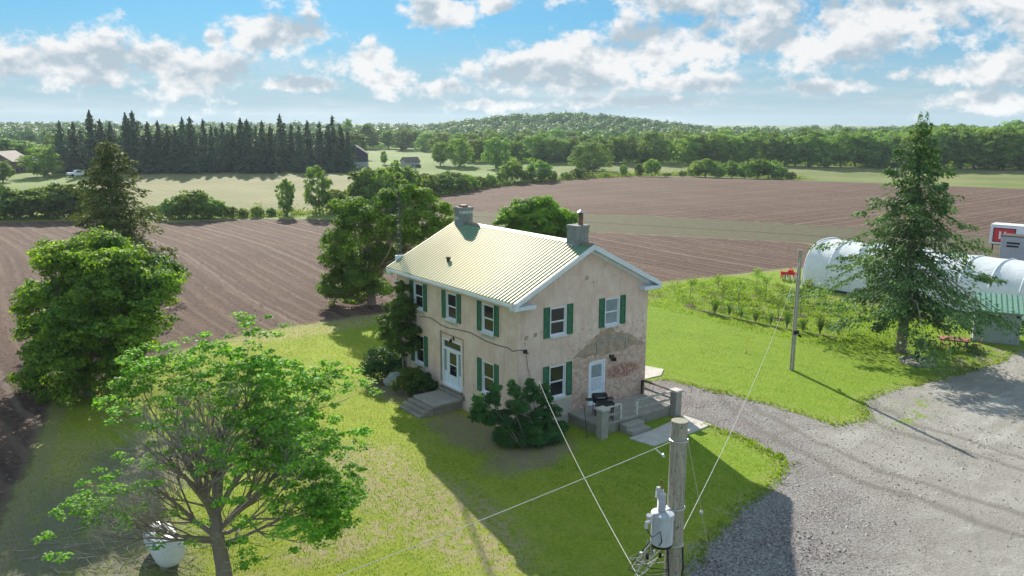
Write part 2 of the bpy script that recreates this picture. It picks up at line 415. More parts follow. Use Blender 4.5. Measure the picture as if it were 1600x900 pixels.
def ground_fn(t, o):
    dg, ds, dt, dp, dgr = (t.attr(k) for k in ('d_drive', 'd_soil', 'd_strip', 'd_pale', 'd_green'))
    X, Y, Z = t.xyz(o)
    big = t.noise(o, .11, 5, .6); mid = t.noise(o, .7, 5, .65); fine = t.noise(o, 6, 6, .75); vf = t.noise(o, 26, 3, .7)
    def spot(cx, cy, rx, ry, rot=0.):
        q = t.mapping(o, (1, 1, 1), (0, 0, 0), (-cx, -cy, 0))
        q = t.mapping(q, (1/rx, 1/ry, 0), (0, 0, rot))
        v = t.new('ShaderNodeVectorMath', operation='LENGTH'); t.put(v.inputs[0], q)
        return t.ramp(t.math('ADD', v.outputs[1], t.math('MULTIPLY', t.math('SUBTRACT', mid, .5), .9)), 1.15, .55)
    # turf: vivid behind the house, yellower with dry thatch in front
    g1 = t.mix(t.ramp(fine, .3, .7), (.15, .245, .02), (.235, .335, .035))
    g2 = t.mix(t.ramp(fine, .3, .7), (.20, .27, .02), (.33, .375, .05))
    front = t.ramp(t.math('ADD', t.math('MULTIPLY', X, .9), t.math('MULTIPLY', big, 10.)), 12., 4.)
    turf = t.mix(front, g1, g2)
    mow = t.ramp(t.math('SINE', t.math('MULTIPLY', t.math('ADD', t.math('ADD', X, t.math('MULTIPLY', Y, .35)), t.math('MULTIPLY', big, 3.)), 4.2)), -1, 1)
    turf = t.mix(t.math('MULTIPLY', mow, .14), turf, t.mix(1., turf, (.62, .70, .6), 'MULTIPLY'))
    clv = t.ramp(t.noise(o, 1.9, 6, .75), .53, .63); turf = t.mix(t.math('MULTIPLY', clv, .38), turf, t.mix(1., turf, (.55, .72, .8), 'MULTIPLY'))
    turf = t.mix(t.math('MULTIPLY', t.ramp(mid, .48, .72), t.ramp(front, 0, 1, .15, .42)), turf, (.36, .36, .08))
    dry = t.mix(fine, (.34, .255, .15), (.47, .38, .25))
    dmask = t.math('MAXIMUM', spot(-6.5, -4.5, 2.6, 5.0, .5), t.math('MAXIMUM', spot(-15, -5.5, 2.0, 2.2), spot(-11.2, -3.5, 3.0, 1.2)))
    dmask = t.math('MAXIMUM', dmask, t.math('MULTIPLY', spot(-18, 8, 2.2, 6), .8)); dmask = t.math('MAXIMUM', dmask, t.math('MAXIMUM', spot(0, 26.5, 10, 2.2), spot(-8, 1, 3, 4)))
    dmask = t.math('MAXIMUM', dmask, t.math('MULTIPLY', t.ramp(t.noise(o, .22, 4, .6), .52, .66), t.math('MULTIPLY', front, .22)))
    dmask = t.math('MULTIPLY', dmask, t.ramp(t.noise(o, 2.6, 6, .75), .38, .58))
    turf = t.mix(t.math('MULTIPLY', dmask, .85), turf, dry)
    thatch = t.mix(fine, (.155, .15, .10), (.27, .25, .18))
    tm = t.math('MAXIMUM', spot(-19.3, 0.5, 3.8, 8.0, .1), spot(-15.8, 7., 2.6, 4.0))
    turf = t.mix(t.math('MULTIPLY', tm, t.ramp(mid, .32, .52, .5, 1.)), turf, thatch)
    # bare beds at the foot of the house, the young orchard and round the shed
    bare = t.mix(fine, (.17, .135, .095), (.33, .27, .21))
    bm_ = t.math('MAXIMUM', spot(-1.6, 2.2, 1.7, 3.4), spot(-1.4, 9.8, 1.6, 3.2))
    bm_ = t.math('MAXIMUM', bm_, spot(-.7, -1.9, 2.8, 1.5))
    bm_ = t.math('MULTIPLY', bm_, t.ramp(t.noise(o, 2.4, 6, .75), .36, .52, .35, 1.))
    turf = t.mix(t.math('MULTIPLY', bm_, .85), turf, bare)
    ob = t.math('MULTIPLY', spot(36, 12, 7.5, 11, .1), t.ramp(t.noise(o, .9, 5, .7), .47, .60))
    ob = t.math('MAXIMUM', ob, t.math('MULTIPLY', spot(25.5, 20.5, 9, 2.6), t.ramp(t.noise(o, .6, 5, .7), .42, .56)))
    ob = t.math('MAXIMUM', ob, t.math('MULTIPLY', spot(34, -8.2, 9, 2.5), t.ramp(t.noise(o, .8, 5, .7), .45, .58)))
    ob = t.math('MAXIMUM', ob, t.math('MULTIPLY', spot(43, 6, 1.9, 13), .85))
    turf = t.mix(t.math('MULTIPLY', ob, .85), turf, t.mix(fine, (.20, .165, .12), (.33, .28, .22)))
    # far meadow is duller
    far = t.ramp(t.math('ADD', X, Y), 95, 170)
    turf = t.mix(far, turf, t.mix(t.ramp(t.noise(o, .03, 4), .35, .65), (.12, .185, .045), (.18, .235, .07)))
    # field crops
    pale = t.mix(t.ramp(t.noise(o, .05, 5, .6), .35, .65), (.185, .185, .085), (.24, .225, .12))
    fp = t.attr('fur'); row = t.math('SINE', t.math('MULTIPLY', fp, 2.6))
    pale = t.mix(t.math('MULTIPLY', t.ramp(row, -.2, 1), .22), pale, (.115, .15, .05))
    green = t.mix(t.ramp(t.noise(o, .04, 5, .6), .38, .62), (.135, .175, .055), (.20, .215, .085))
    col = t.mix(t.ramp(t.math('ADD', dp, t.math('MULTIPLY', mid, 3.)), 1, 2), turf, pale)
    col = t.mix(t.ramp(t.math('ADD', dgr, t.math('MULTIPLY', mid, 3.)), 1, 2), col, green)
    # tilled soil
    fu = t.math('ADD', fp, t.math('MULTIPLY', t.math('SUBTRACT', t.noise(o, .35, 3), .5), .9))
    s1 = t.math('SINE', t.math('MULTIPLY', fu, 4.2)); s2 = t.math('SINE', t.math('MULTIPLY', fu, 2.1)); s3 = t.math('SINE', t.math('MULTIPLY', fu, .62))
    clod = t.noise(o, 3.2, 7, .8)
    camd = t.ramp(Y, 10, 90)
    soil = t.mix(t.ramp(t.noise(o, .06, 5, .6), .35, .65), (.098, .056, .042), (.145, .088, .068))
    soil = t.mix(t.ramp(clod, .35, .68, 0, .75), soil, (.22, .155, .128))
    soil = t.mix(t.ramp(clod, .50, .28, 0, .7), soil, (.05, .032, .027))
    rowm = t.math('MULTIPLY', t.ramp(s1, .1, .95), t.ramp(t.noise(t.mapping(o, (1, .25, 1)), .35, 4, .6), .38, .62, .15, 1.))
    soil = t.mix(t.math('MULTIPLY', rowm, .50), soil, (.26, .19, .145))
    soil = t.mix(t.math('MULTIPLY', t.ramp(s2, .70, 1.0), .55), soil, (.085, .055, .048))
    soil = t.mix(t.math('MULTIPLY', t.ramp(s3, .985, 1.0), .35), soil, (.36, .29, .25))
    sm = t.ramp(t.math('ADD', ds, t.math('MULTIPLY', t.math('SUBTRACT', mid, .5), 1.6)), -.15, .15)
    col = t.mix(sm, col, soil)
    # dusty headland between field and grass
    hd = t.math('MULTIPLY', t.ramp(t.math('ABSOLUTE', t.math('SUBTRACT', t.math('ADD', ds, t.math('MULTIPLY', mid, .9)), .2)), .9, .3), .55)
    col = t.mix(hd, col, t.mix(fine, (.22, .17, .12), (.33, .27, .20)))
    sprout = t.mix(t.math('MULTIPLY', t.ramp(t.noise(o, .9, 5, .8), .38, .56), t.ramp(t.math('SINE', t.math('MULTIPLY', t.attr('furs'), 3.)), -.8, .4, .45, 1.)), (.115, .082, .06), (.115, .13, .072))
    tr = t.math('ABSOLUTE', t.math('SUBTRACT', t.math('MODULO', t.math('ADD', t.attr('furs'), 302.3), 11.), 4.))
    sprout = t.mix(t.ramp(tr, .55, .25, 0, .8), sprout, (.07, .05, .04))
    col = t.mix(t.ramp(t.math('ADD', dt, t.math('MULTIPLY', mid, 1.)), .3, .8), col, sprout)
    # gravel
    peb = t.vor(o, 9, out=0); peb2 = t.noise(o, 9, 6, .85)
    gv = t.mix(t.ramp(peb2, .36, .66), (.12, .11, .11), (.40, .38, .365))
    gd = t.mix(t.ramp(peb2, .40, .60), (.055, .046, .05), (.34, .30, .30))
    close = t.ramp(t.math('ADD', t.math('SUBTRACT', X, t.math('MULTIPLY', Y, 1.0)), t.math('MULTIPLY', big, 12.)), 33., 22.)
    gl = t.mix(t.ramp(mid, .3, .7), (.30, .28, .25), (.42, .40, .365)); gl = t.mix(t.ramp(peb2, .38, .56, 0.45, 0), gl, (.15, .14, .125)); gl = t.mix(t.ramp(t.noise(o, .35, 6, .75), .50, .60, 0, .5), gl, (.22, .205, .185))
    gl = t.mix(t.ramp(t.noise(t.mapping(o, (.25, 1, 1), (0, 0, .5)), .5, 5, .7), .5, .7, 0, .6), gl, (.50, .485, .455))
    grav = t.mix(close, gl, t.mix(t.ramp(mid, .35, .62), gd, gv))
    # worn wheel tracks curving across the yard
    q = t.mapping(o, (1, 1, 0), (0, 0, 0), (-30, 14, 0)); ln = t.new('ShaderNodeVectorMath', operation='LENGTH'); t.put(ln.inputs[0], q)
    rr = t.math('ADD', ln.outputs[1], t.math('MULTIPLY', t.math('SUBTRACT', t.noise(o, .25, 3), .5), 2.2))
    for r0 in (19.2, 21.0, 12.5, 14.2):
        grav = t.mix(t.ramp(t.math('ABSOLUTE', t.math('SUBTRACT', rr, r0)), .42, .06, 0, .55), grav, (.15, .135, .12))
    weed = t.math('MULTIPLY', t.ramp(t.noise(o, .8, 6, .75), .52, .60), spot(18.5, -9.6, 3.6, 1.5, -.3))
    grav = t.mix(weed, grav, g1)
    gm = t.ramp(t.math('ADD', dg, t.math('ADD', t.math('MULTIPLY', t.math('SUBTRACT', mid, .5), 2.4), t.math('MULTIPLY', t.math('SUBTRACT', fine, .5), 1.6))), -.25, .25)
    edge = t.math('MULTIPLY', t.ramp(t.math('ABSOLUTE', dg), 1.1, .2), t.ramp(t.noise(o, 2.2, 5, .7), .45, .62))
    col = t.mix(t.math('MULTIPLY', edge, .6), col, dry)
    col = t.mix(gm, col, grav)
    col = t.mix(t.ramp(vf, .3, .7, 0, .30), col, t.mix(1., col, (.45, .45, .45), 'MULTIPLY'))
    # relief
    rows = t.math('ADD', t.math('MULTIPLY', s1, .085), t.math('MULTIPLY', clod, .30))
    hs = t.math('MULTIPLY', rows, sm)
    hg = t.math('MULTIPLY', t.math('ADD', fine, t.math('MULTIPLY', vf, .5)), .05)
    hh = t.math('ADD', hs, t.math('MULTIPLY', hg, t.math('SUBTRACT', 1., sm)))
    return dict(col=col, rough=.93, spec=.12, n=t.bump(hh, .9, 1.0))
M['ground'] = mat('ground', ground_fn)

def sheet(name, mask, fur, kind='structure'):
    F = FT[mask]; used = np.unique(F); remap = -np.ones(len(VX), np.int64); remap[used] = np.arange(len(used))
    V = np.column_stack([VX[used], VZ[used]])
    me = np_mesh(name, V, remap[F])
    ds = np.maximum(np.maximum(SD['soil'], SD['upper'])[used], -60)
    for k, a in (('d_drive', SD['drive'][used]), ('d_soil', ds), ('d_strip', SD['strip'][used]), ('d_pale', SD['pale'][used]),
                 ('d_green', SD['green'][used]), ('fur', fur[used]), ('furs', FURS[used])):
        at_ = me.attributes.new(k, 'FLOAT', 'POINT'); at_.data.foreach_set('value', a.astype(np.float32))
    me.shade_smooth()
    return props(link(name, me, M['ground']), kind=kind)
sheet('gravel_driveway', reg['drive'], FUR)
sheet('ploughed_field', reg['soil'], FUR)
sheet('crop_strip', reg['strip'], FURS)
sheet('ploughed_field', reg['upper'], FURU)
sheet('stubble_field', reg['pale'], FUR)
sheet('green_field', reg['green'], FURU)
sheet('lawn', reg['yard'], FUR)
sheet('ground', reg['rest'], FUR)

# short turf standing on the lawn: blades longer along the gravel and the beds
def turf():
    n = 230000; rg = np.random.default_rng(5)
    # denser where the yard is seen closest
    X = np.concatenate([rg.uniform(-24, 9, int(n*.62)), rg.uniform(8, 44, int(n*.38))]); Y = np.concatenate([rg.uniform(-16, 30, int(n*.62)), rg.uniform(-10, 24, int(n*.38))])
    dd = sdist(WP['drive'], X, Y); so = sdist(WP['soil'], X, Y)
    k = (dd < .25) & (so < .2) & ~((X > -2) & (X < 9) & (Y > -3.0) & (Y < 12.2)) & ~((X > 4.3) & (X < 8.8) & (Y < -3.2) & (Y > -5.2))
    X, Y, dd = X[k], Y[k], dd[k]; n = len(X)
    h = rg.uniform(.03, .08, n)*(1+1.3*np.exp(-(dd/.35)**2)); 
    h *= np.where((X > 27) & (Y > -2) & (Y < 22), 1.9, 1.)
    a = rg.uniform(0, 2*np.pi, n); wv = h*.22+.006; z = hgt(X, Y)-.005
    lx, ly = rg.normal(0, .35, n)*h, rg.normal(0, .35, n)*h
    ux, uy = np.cos(a)*wv, np.sin(a)*wv
    V = np.empty((n, 3, 3)); V[:, 0] = np.column_stack([X-ux, Y-uy, z]); V[:, 1] = np.column_stack([X+ux, Y+uy, z]); V[:, 2] = np.column_stack([X+lx, Y+ly, z+h])
    me = np_mesh('grass', V, np.arange(n*3).reshape(n, 3), rg.random(n))
    o = link('grass', me, M['grass']); props(o, 'short mown grass growing over the yard round the farmhouse', 'grass', kind='stuff')
M['grass'] = leaf_mat('grass_blades', (.14, .25, .022), (.26, .34, .05), .4, (1.3, 1.25, .4))
turf()
def clods():
    """loose clods and stones lying on the tilled soil and the gravel near the yard"""
    rg = np.random.default_rng(9); n = 26000
    X = rg.uniform(-40, 70, n); Y = rg.uniform(-5, 75, n); d = sdist(WP['soil'], X, Y); k = (d > .2); X, Y = X[k], Y[k]; n = len(X)
    s = rg.uniform(.03, .10, n)*(1+.6*rg.random(n)**6); z = hgt(X, Y)
    base = np.array([(1, 0, 0), (0, 1, 0), (-1, 0, 0), (0, -1, 0), (0, 0, .8)]); 
    V = base[None]*s[:, None, None]*rg.uniform(.6, 1.3, (n, 5, 3)); V += np.column_stack([X, Y, z])[:, None]
    F = (np.array([(0, 1, 4), (1, 2, 4), (2, 3, 4), (3, 0, 4)])[None]+5*np.arange(n)[:, None, None]).reshape(-1, 3)
    o = link('clods', np_mesh('clods', V, F), M['clod']); props(o, 'dry soil clods scattered over the ploughed field', 'soil clods', kind='stuff')
def stones():
    rg = np.random.default_rng(19); n = 20000
    X = np.concatenate([rg.uniform(-6, 20, n//2), rg.uniform(0, 45, n//2)]); Y = np.concatenate([rg.uniform(-16, 2, n//2), rg.uniform(-32, -2, n//2)]); d = sdist(WP['drive'], X, Y); k = d > -.15; X, Y = X[k], Y[k]; n = len(X)
    s = rg.uniform(.015, .05, n)*(1+1.0*rg.random(n)**9); z = hgt(X, Y)
    base = np.array([(1, 0, 0), (0, 1, 0), (-1, 0, 0), (0, -1, 0), (0, 0, .8)]); 
    V = base[None]*s[:, None, None]*rg.uniform(.6, 1.3, (n, 5, 3)); V += np.column_stack([X, Y, z])[:, None]
    F = (np.array([(0, 1, 4), (1, 2, 4), (2, 3, 4), (3, 0, 4)])[None]+5*np.arange(n)[:, None, None]).reshape(-1, 3)
    o = link('gravel_stones', np_mesh('stones', V, F, np.repeat(rg.random(n), 4)), M['stones']); props(o, 'loose grey stones scattered over the gravel driveway', 'gravel', kind='stuff')
M['stones'] = mat('loose_stones', lambda t, o: dict(col=t.mix(t.attr('var'), (.14, .13, .125), (.46, .43, .40)), rough=.9, spec=.1))
stones()
M['clod'] = m_plain('soil_clod', (.185, .125, .10), .95, nz=.35, sc=2)
clods()
# ------------------------------------------------------------------ building materials
def stucco(t, o):
    X, Y, Z = t.xyz(o)
    n = t.noise(o, 1.1, 6, .65); f = t.noise(o, 14, 5, .7)
    c = t.mix(t.ramp(n, .3, .7), (.68, .495, .415), (.78, .625, .55))
    c = t.mix(t.ramp(t.noise(t.mapping(o, (2.5, 2.5, .35)), 1.2, 5, .7), .48, .75, 0, .7), c, (.52, .40, .33))   # rain streaks
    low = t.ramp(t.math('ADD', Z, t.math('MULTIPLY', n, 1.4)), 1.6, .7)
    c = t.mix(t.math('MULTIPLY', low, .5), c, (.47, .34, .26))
    sp = t.noise(t.mapping(o, (1, 1, .8)), 3.4, 6, .78)
    gab = t.ramp(X, .03, .3)
    c = t.mix(t.math('MULTIPLY', t.ramp(sp, .635, .665), t.ramp(gab, 0, 1, .35, .9)), c, (.16, .125, .10))
    q = t.mapping(t.mapping(o, (1, 1, 1), (0, 0, 0), (-6.2, 0, -3.2)), (1/3.8, 0, 1/2.5)); v = t.new('ShaderNodeVectorMath', operation='LENGTH'); t.put(v.inputs[0], q)
    near = t.math('MULTIPLY', t.ramp(v.outputs[1], 1.25, .5), gab)
    br = t.noise(o, 2.6, 8, .82)
    c = t.mix(t.math('MULTIPLY', t.ramp(t.math('ADD', br, t.math('MULTIPLY', near, .085)), .60, .635), t.ramp(gab, 0, 1, .25, .85)), c, t.mix(f, (.36, .25, .19), (.50, .38, .30)))
    pk = t.noise(o, 1.7, 6, .8)
    c = t.mix(t.math('MULTIPLY', t.ramp(pk, .56, .64), t.ramp(gab, 0, 1, .35, .75)), c, (.52, .36, .29))
    return dict(col=c, rough=.92, spec=.1, n=t.bump(t.math('ADD', f, t.math('MULTIPLY', sp, 1.5)), .35, .02))
M['stucco'] = mat('weathered_stucco', stucco)
def peeled(t, o):
    n = t.noise(o, 3.2, 8, .8); n2 = t.noise(o, 7.5, 6, .75); X, Y, Z = t.xyz(o)
    c = t.mix(t.ramp(n, .42, .56), (.66, .53, .45), (.50, .34, .27))
    c = t.mix(t.ramp(n2, .56, .64), c, (.30, .17, .13))
    c = t.mix(t.ramp(n2, .40, .34), c, (.62, .55, .49))
    q = t.mapping(t.mapping(o, (1, 1, 1), (0, 0, 0), (-7.15, 0, -2.15)), (1/1.35, 0, 1/.42), (0, .12, 0))
    v = t.new('ShaderNodeVectorMath', operation='LENGTH'); t.put(v.inputs[0], q)
    red = t.ramp(t.math('ADD', v.outputs[1], t.math('MULTIPLY', t.math('SUBTRACT', n, .5), 2.2)), 1.05, .8)
    c = t.mix(t.math('MULTIPLY', red, t.ramp(t.noise(o, 4.5, 7, .8), .38, .54)), c, t.mix(n2, (.26, .12, .095), (.40, .22, .175)))
    return dict(col=c, rough=.92, spec=.1, n=t.bump(t.math('ADD', n, n2), .6, .04))
M['peeled'] = mat('peeled_plaster', peeled)
def render_(t, o):
    n = t.noise(o, 2.6, 7, .75)
    c = t.mix(t.ramp(n, .35, .65), (.33, .245, .185), (.48, .38, .30))
    c = t.mix(t.ramp(t.noise(o, 8, 5, .7), .58, .66), c, (.17, .12, .09))
    return dict(col=c, rough=.93, spec=.1, n=t.bump(n, .6, .04))
M['old_render'] = mat('old_brown_render', render_)
def conc(c0, c1, nm):
    def f(t, o):
        n = t.noise(o, 1.6, 7, .7); f_ = t.noise(o, 25, 4, .7)
        c = t.mix(t.ramp(n, .3, .7), c0, c1); c = t.mix(t.ramp(f_, .35, .6, .5, 0), c, tuple(x*.6 for x in c0))
        c = t.mix(t.ramp(t.noise(o, .8, 6, .8), .60, .70, 0, .5), c, tuple(x*.5 for x in c0))
        return dict(col=c, rough=.9, spec=.15, n=t.bump(t.math('ADD', n, f_), .35, .015))
    return mat(nm, f)
M['conc'] = conc((.30, .28, .25), (.42, .395, .36), 'old_concrete'); M['conc_pale'] = conc((.46, .435, .40), (.60, .57, .53), 'pale_concrete')
M['conc_old'] = conc((.22, .205, .175), (.36, .335, .29), 'crumbling_concrete'); M['block'] = conc((.25, .255, .25), (.37, .37, .355), 'chimney_block')
M['parge'] = conc((.50, .50, .46), (.60, .59, .55), 'fresh_mortar')
def roofm(t, o):
    n = t.noise(t.mapping(o, (.6, 3.5, .6)), .9, 5, .7)
    g = t.mix(t.ramp(n, .3, .7), (.025, .19, .135), (.035, .24, .17))
    g = t.mix(t.ramp(t.noise(o, .5, 4, .6), .5, .75, 0, .35), g, (.10, .24, .16))
    p = t.new('ShaderNodeBsdfPrincipled'); t.put(p.inputs['Base Color'], g); p.inputs['Roughness'].default_value = .5; p.inputs['Specular IOR Level'].default_value = .4
    gl = t.new('ShaderNodeBsdfGlossy'); gl.inputs['Color'].default_value = (.98, .76, .44, 1); t.put(gl.inputs['Roughness'], t.ramp(n, .3, .7, .50, .58))
    mx = t.new('ShaderNodeMixShader'); mx.inputs[0].default_value = .175; t.l.new(p.outputs[0], mx.inputs[1]); t.l.new(gl.outputs[0], mx.inputs[2]); return mx.outputs[0]
M['roof'] = mat('green_steel_roof', roofm)
M['trim'] = m_plain('white_trim', (.70, .74, .80), .5, nz=.06, sc=2)
M['frame'] = m_plain('white_window_frame', (.74, .77, .84), .4, nz=.04, sc=3)
M['sill'] = m_plain('white_stone_sill', (.66, .66, .67), .6, nz=.1, sc=5)
M['green_paint'] = m_plain('green_shutter_paint', (.035, .15, .08), .6, nz=.28, sc=5)
def glass(t, o):
    n = t.noise(o, 1.5, 2); return dict(col=t.mix(n, (.012, .014, .018), (.03, .03, .034)), rough=.06, spec=.45)
M['glass'] = mat('dark_window_glass', glass)
M['blind'] = m_plain('pale_blind_behind_glass', (.22, .29, .32), .12, spec=.6, nz=.1, sc=3)
M['door_blue'] = m_plain('white_door_panel', (.70, .78, .88), .4, nz=.05, sc=2)
M['black'] = m_plain('black_metal', (.02, .02, .022), .5, metal=.3)
M['dark_wood'] = m_plain('dark_stained_wood', (.06, .05, .045), .8, nz=.3)
M['grey_wood'] = m_plain('grey_weathered_wood', (.36, .345, .32), .85, nz=.25, sc=8, bump=.3)
M['white_wood'] = m_plain('worn_white_wood', (.55, .53, .50), .8, nz=.15, sc=8)
M['rust'] = m_plain('rusty_pipe', (.22, .13, .09), .7, metal=.4, nz=.5, sc=9)
M['galv'] = m_plain('galvanised_steel', (.55, .57, .58), .4, metal=.6, nz=.15)
M['cable'] = m_plain('black_cable', (.03, .03, .03), .6)
M['wire'] = m_plain('bare_aluminium_wire', (.42, .42, .42), .6)
M['lattice'] = m_plain('dull_mast_steel', (.09, .09, .09), .6, metal=.4)

# ------------------------------------------------------------------ the farmhouse
HW, HL, HE, HR, OE, OV = 8.93, 11.81, 6.86, 9.29, .48, .44
house = thing('farmhouse', 'two-storey stucco farmhouse with green shutters under a ribbed green metal roof', 'house', (0, 0, 0))
def place(O, U, N):
    return lambda u, d, z: (O[0]+U[0]*u+N[0]*d, O[1]+U[1]*u+N[1]*d, z)
FAC = place((0, 0), (0, 1), (-1, 0))     # front: u runs along the long side, d outwards
GAB = place((0, 0), (1, 0), (0, -1))
def fb(mb, P, u0, u1, d0, d1, z0, z1):
    c = [P(u0, d1, z0), P(u1, d1, z0), P(u1, d0, z0), P(u0, d0, z0), P(u0, d1, z1), P(u1, d1, z1), P(u1, d0, z1), P(u0, d0, z1)]
    if P is FAC: c = [c[1], c[0], c[3], c[2], c[5], c[4], c[7], c[6]]
    return mb.hexa(c)
def wall(P, L, z0, z1, ops, flip, depth=.22):
    mb = MB(); us = sorted({0, L, *[a for o in ops for a in o[:2]]}); zs = sorted({z0, z1, *[a for o in ops for a in o[2:]]})
    def quad(*p): mb.add(p, [(0, 1, 2, 3) if not flip else (3, 2, 1, 0)])
    for i in range(len(us)-1):
        for j in range(len(zs)-1):
            u, z = (us[i]+us[i+1])/2, (zs[j]+zs[j+1])/2
            if any(o[0] < u < o[1] and o[2] < z < o[3] for o in ops): continue
            quad(P(us[i], 0, zs[j]), P(us[i+1], 0, zs[j]), P(us[i+1], 0, zs[j+1]), P(us[i], 0, zs[j+1]))
    for a, b, c, d in ops:
        quad(P(a, 0, c), P(a, 0, d), P(a, -depth, d), P(a, -depth, c)); quad(P(b, 0, d), P(b, 0, c), P(b, -depth, c), P(b, -depth, d))
        quad(P(a, 0, c), P(a, -depth, c), P(b, -depth, c), P(b, 0, c)); quad(P(b, 0, d), P(b, -depth, d), P(a, -depth, d), P(a, 0, d))
        quad(P(a, -depth, c), P(a, -depth, d), P(b, -depth, d), P(b, -depth, c))
    return mb
Z2T, Z2B, Z1T, Z1B = 6.33, 4.80, 3.29, 1.53
fw = [(1.99, 3.04, Z2B, Z2T-.06), (5.43, 6.48, Z2B, Z2T-.06), (8.92, 9.97, Z2B, Z2T-.06), (1.99, 3.04, Z1B, Z1T-.06), (8.92, 9.97, Z1B, Z1T-.06)]
gw = [(2.02, 3.08, Z2B, Z2T-.06), (5.74, 6.80, Z2B, Z2T-.06), (2.02, 3.08, Z1B, Z1T-.06)]
fdoor = (4.95, 6.90, .98, 3.64); gdoor = (4.68, 5.84, .60, 2.99)
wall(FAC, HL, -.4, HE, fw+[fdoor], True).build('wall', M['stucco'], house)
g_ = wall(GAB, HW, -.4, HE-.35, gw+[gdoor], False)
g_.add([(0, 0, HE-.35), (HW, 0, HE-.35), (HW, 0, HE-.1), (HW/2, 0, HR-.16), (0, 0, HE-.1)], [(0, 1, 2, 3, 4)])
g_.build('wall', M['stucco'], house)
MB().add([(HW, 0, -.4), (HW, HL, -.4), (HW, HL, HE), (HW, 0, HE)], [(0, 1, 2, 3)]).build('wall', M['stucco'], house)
MB().add([(HW, HL, -.4), (0, HL, -.4), (0, HL, HE-.1), (HW/2, HL, HR-.16), (HW, HL, HE-.1)], [(0, 1, 2, 3, 4)]).build('wall', M['stucco'], house)

def ragged(pts, amp, step, seed):
    rnd = random.Random(seed); out = []
    for i in range(len(pts)):
        a, b = pts[i], pts[(i+1) % len(pts)]; L = math.hypot(b[0]-a[0], b[1]-a[1]); n = max(1, int(L/step))
        for k in range(n):
            t = k/n; j = amp if k else amp*.3
            out.append((a[0]+(b[0]-a[0])*t+rnd.uniform(-j, j), a[1]+(b[1]-a[1])*t+rnd.uniform(-j, j)))
    return out
def patch(name, pts, m, th, seed, amp=.05, holes=None, label=None):
    pts = ragged(pts, amp, .22, seed); mb = MB(); n = len(pts)
    from mathutils.geometry import tessellate_polygon
    tri = tessellate_polygon([[Vector((a, b, 0)) for a, b in pts]])
    V = [(a, -th, b) for a, b in pts]+[(a, .02, b) for a, b in pts]
    mb.add(V, [tuple(t_) for t_ in tri]+[(i, (i+1) % n, (i+1) % n+n, i+n) for i in range(n)])
    o = mb.build(name, m, house); bmh = bmesh.new(); bmh.from_mesh(o.data); bmesh.ops.recalc_face_normals(bmh, faces=bmh.faces); bmh.to_mesh(o.data); bmh.free()
    if label: o['label'] = label
    return o
# scar of a removed porch: brown gable outline with a boxed lintel, peeled plaster below it, split round the door
patch('render_patch', [(3.50, 3.36), (4.0, 3.72), (5.35, 4.42), (5.52, 4.66), (6.2, 4.66), (7.2, 4.2), (8.86, 3.40), (8.6, 3.28), (7.7, 3.38), (6.7, 3.28), (5.9, 3.22), (4.6, 3.34)], M['old_render'], .012, 2, .11, label='brown gable-shaped scar where a porch roof was removed')
patch('plaster_patch', [(5.90, .58), (8.90, .58), (8.90, 3.44), (8.0, 3.29), (7.0, 3.34), (5.9, 3.17)], M['peeled'], .008, 3, .03, label='pink peeled plaster beside the gable door')
patch('plaster_patch', [(3.45, .58), (4.64, .58), (4.64, 3.26), (3.62, 3.30)], M['peeled'], .008, 4, .05, label='pink peeled plaster between the window and the gable door')
patch('plaster_patch', [(4.64, 3.02), (5.9, 3.05), (5.9, 3.16), (4.64, 3.26)], M['peeled'], .008, 5, .01)
patch('plaster_patch', [(1.2, .0), (3.40, .0), (3.5, 1.35), (2.6, 1.25), (1.8, 1.42), (1.2, .8)], M['conc_pale'], .03, 6, .07, label='pale parged plaster low on the gable wall')
patch('brick_patch', [(4.15, .95), (4.6, .95), (4.62, 1.38), (4.22, 1.45)], M['old_render'], .016, 7, .03)
for u0, u1, z0, z1 in ((5.20, 5.28, 3.42, 4.12), (7.28, 7.36, 3.38, 3.98)): MB().box(u0, u1, -.06, .02, z0, z1).build('bracket', M['grey_wood'], house)
MB().box(5.28, 7.28, -.05, .02, 3.97, 4.05).build('lintel', M['grey_wood'], house)
for (a, b) in ((.38, 4.86), (.95, 4.93), (4.28, 7.42)): patch('plaster_hole', [(a, b), (a+.24, b+.03), (a+.26, b+.2), (a+.05, b+.22)], M['old_render'], .01, int(a*99), .05)

def window(P, u0, u1, z0, z1, glassm='glass', trim=True):
    w0, rec = .055, -.09
    mb = MB(); fb(mb, P, u0, u0+w0, rec, .015, z0, z1); fb(mb, P, u1-w0, u1, rec, .015, z0, z1); fb(mb, P, u0+w0, u1-w0, rec, .015, z1-w0, z1); fb(mb, P, u0+w0, u1-w0, rec, .015, z0, z0+w0)
    for k in (0, 1):   # casing inside
        pass
    f = mb.build('window', M['frame'], house)
    mb = MB(); a, b, m_ = u0+w0, u1-w0, (z0+z1)/2
    s = .055
    for (c, d, dd) in ((z0+w0, m_-.02, -.075), (m_-.02, z1-w0, -.05)):
        mb = MB(); fb(mb, P, a, a+s, dd-.03, dd, c, d); fb(mb, P, b-s, b, dd-.03, dd, c, d); fb(mb, P, a+s, b-s, dd-.03, dd, c, c+s*.8); fb(mb, P, a+s, b-s, dd-.03, dd, d-s*.8, d)
        mb.build('sash', M['frame'], f)
        mb = MB(); fb(mb, P, a+s, b-s, dd-.022, dd-.012, c+s*.8, d-s*.8); mb.build('pane', M[glassm], f)
    mb = MB(); fb(mb, P, u0-.03, u1+.03, -.05, .09, z0-.10, z0-.002); mb.build('sill', M['sill'], f)
    return f
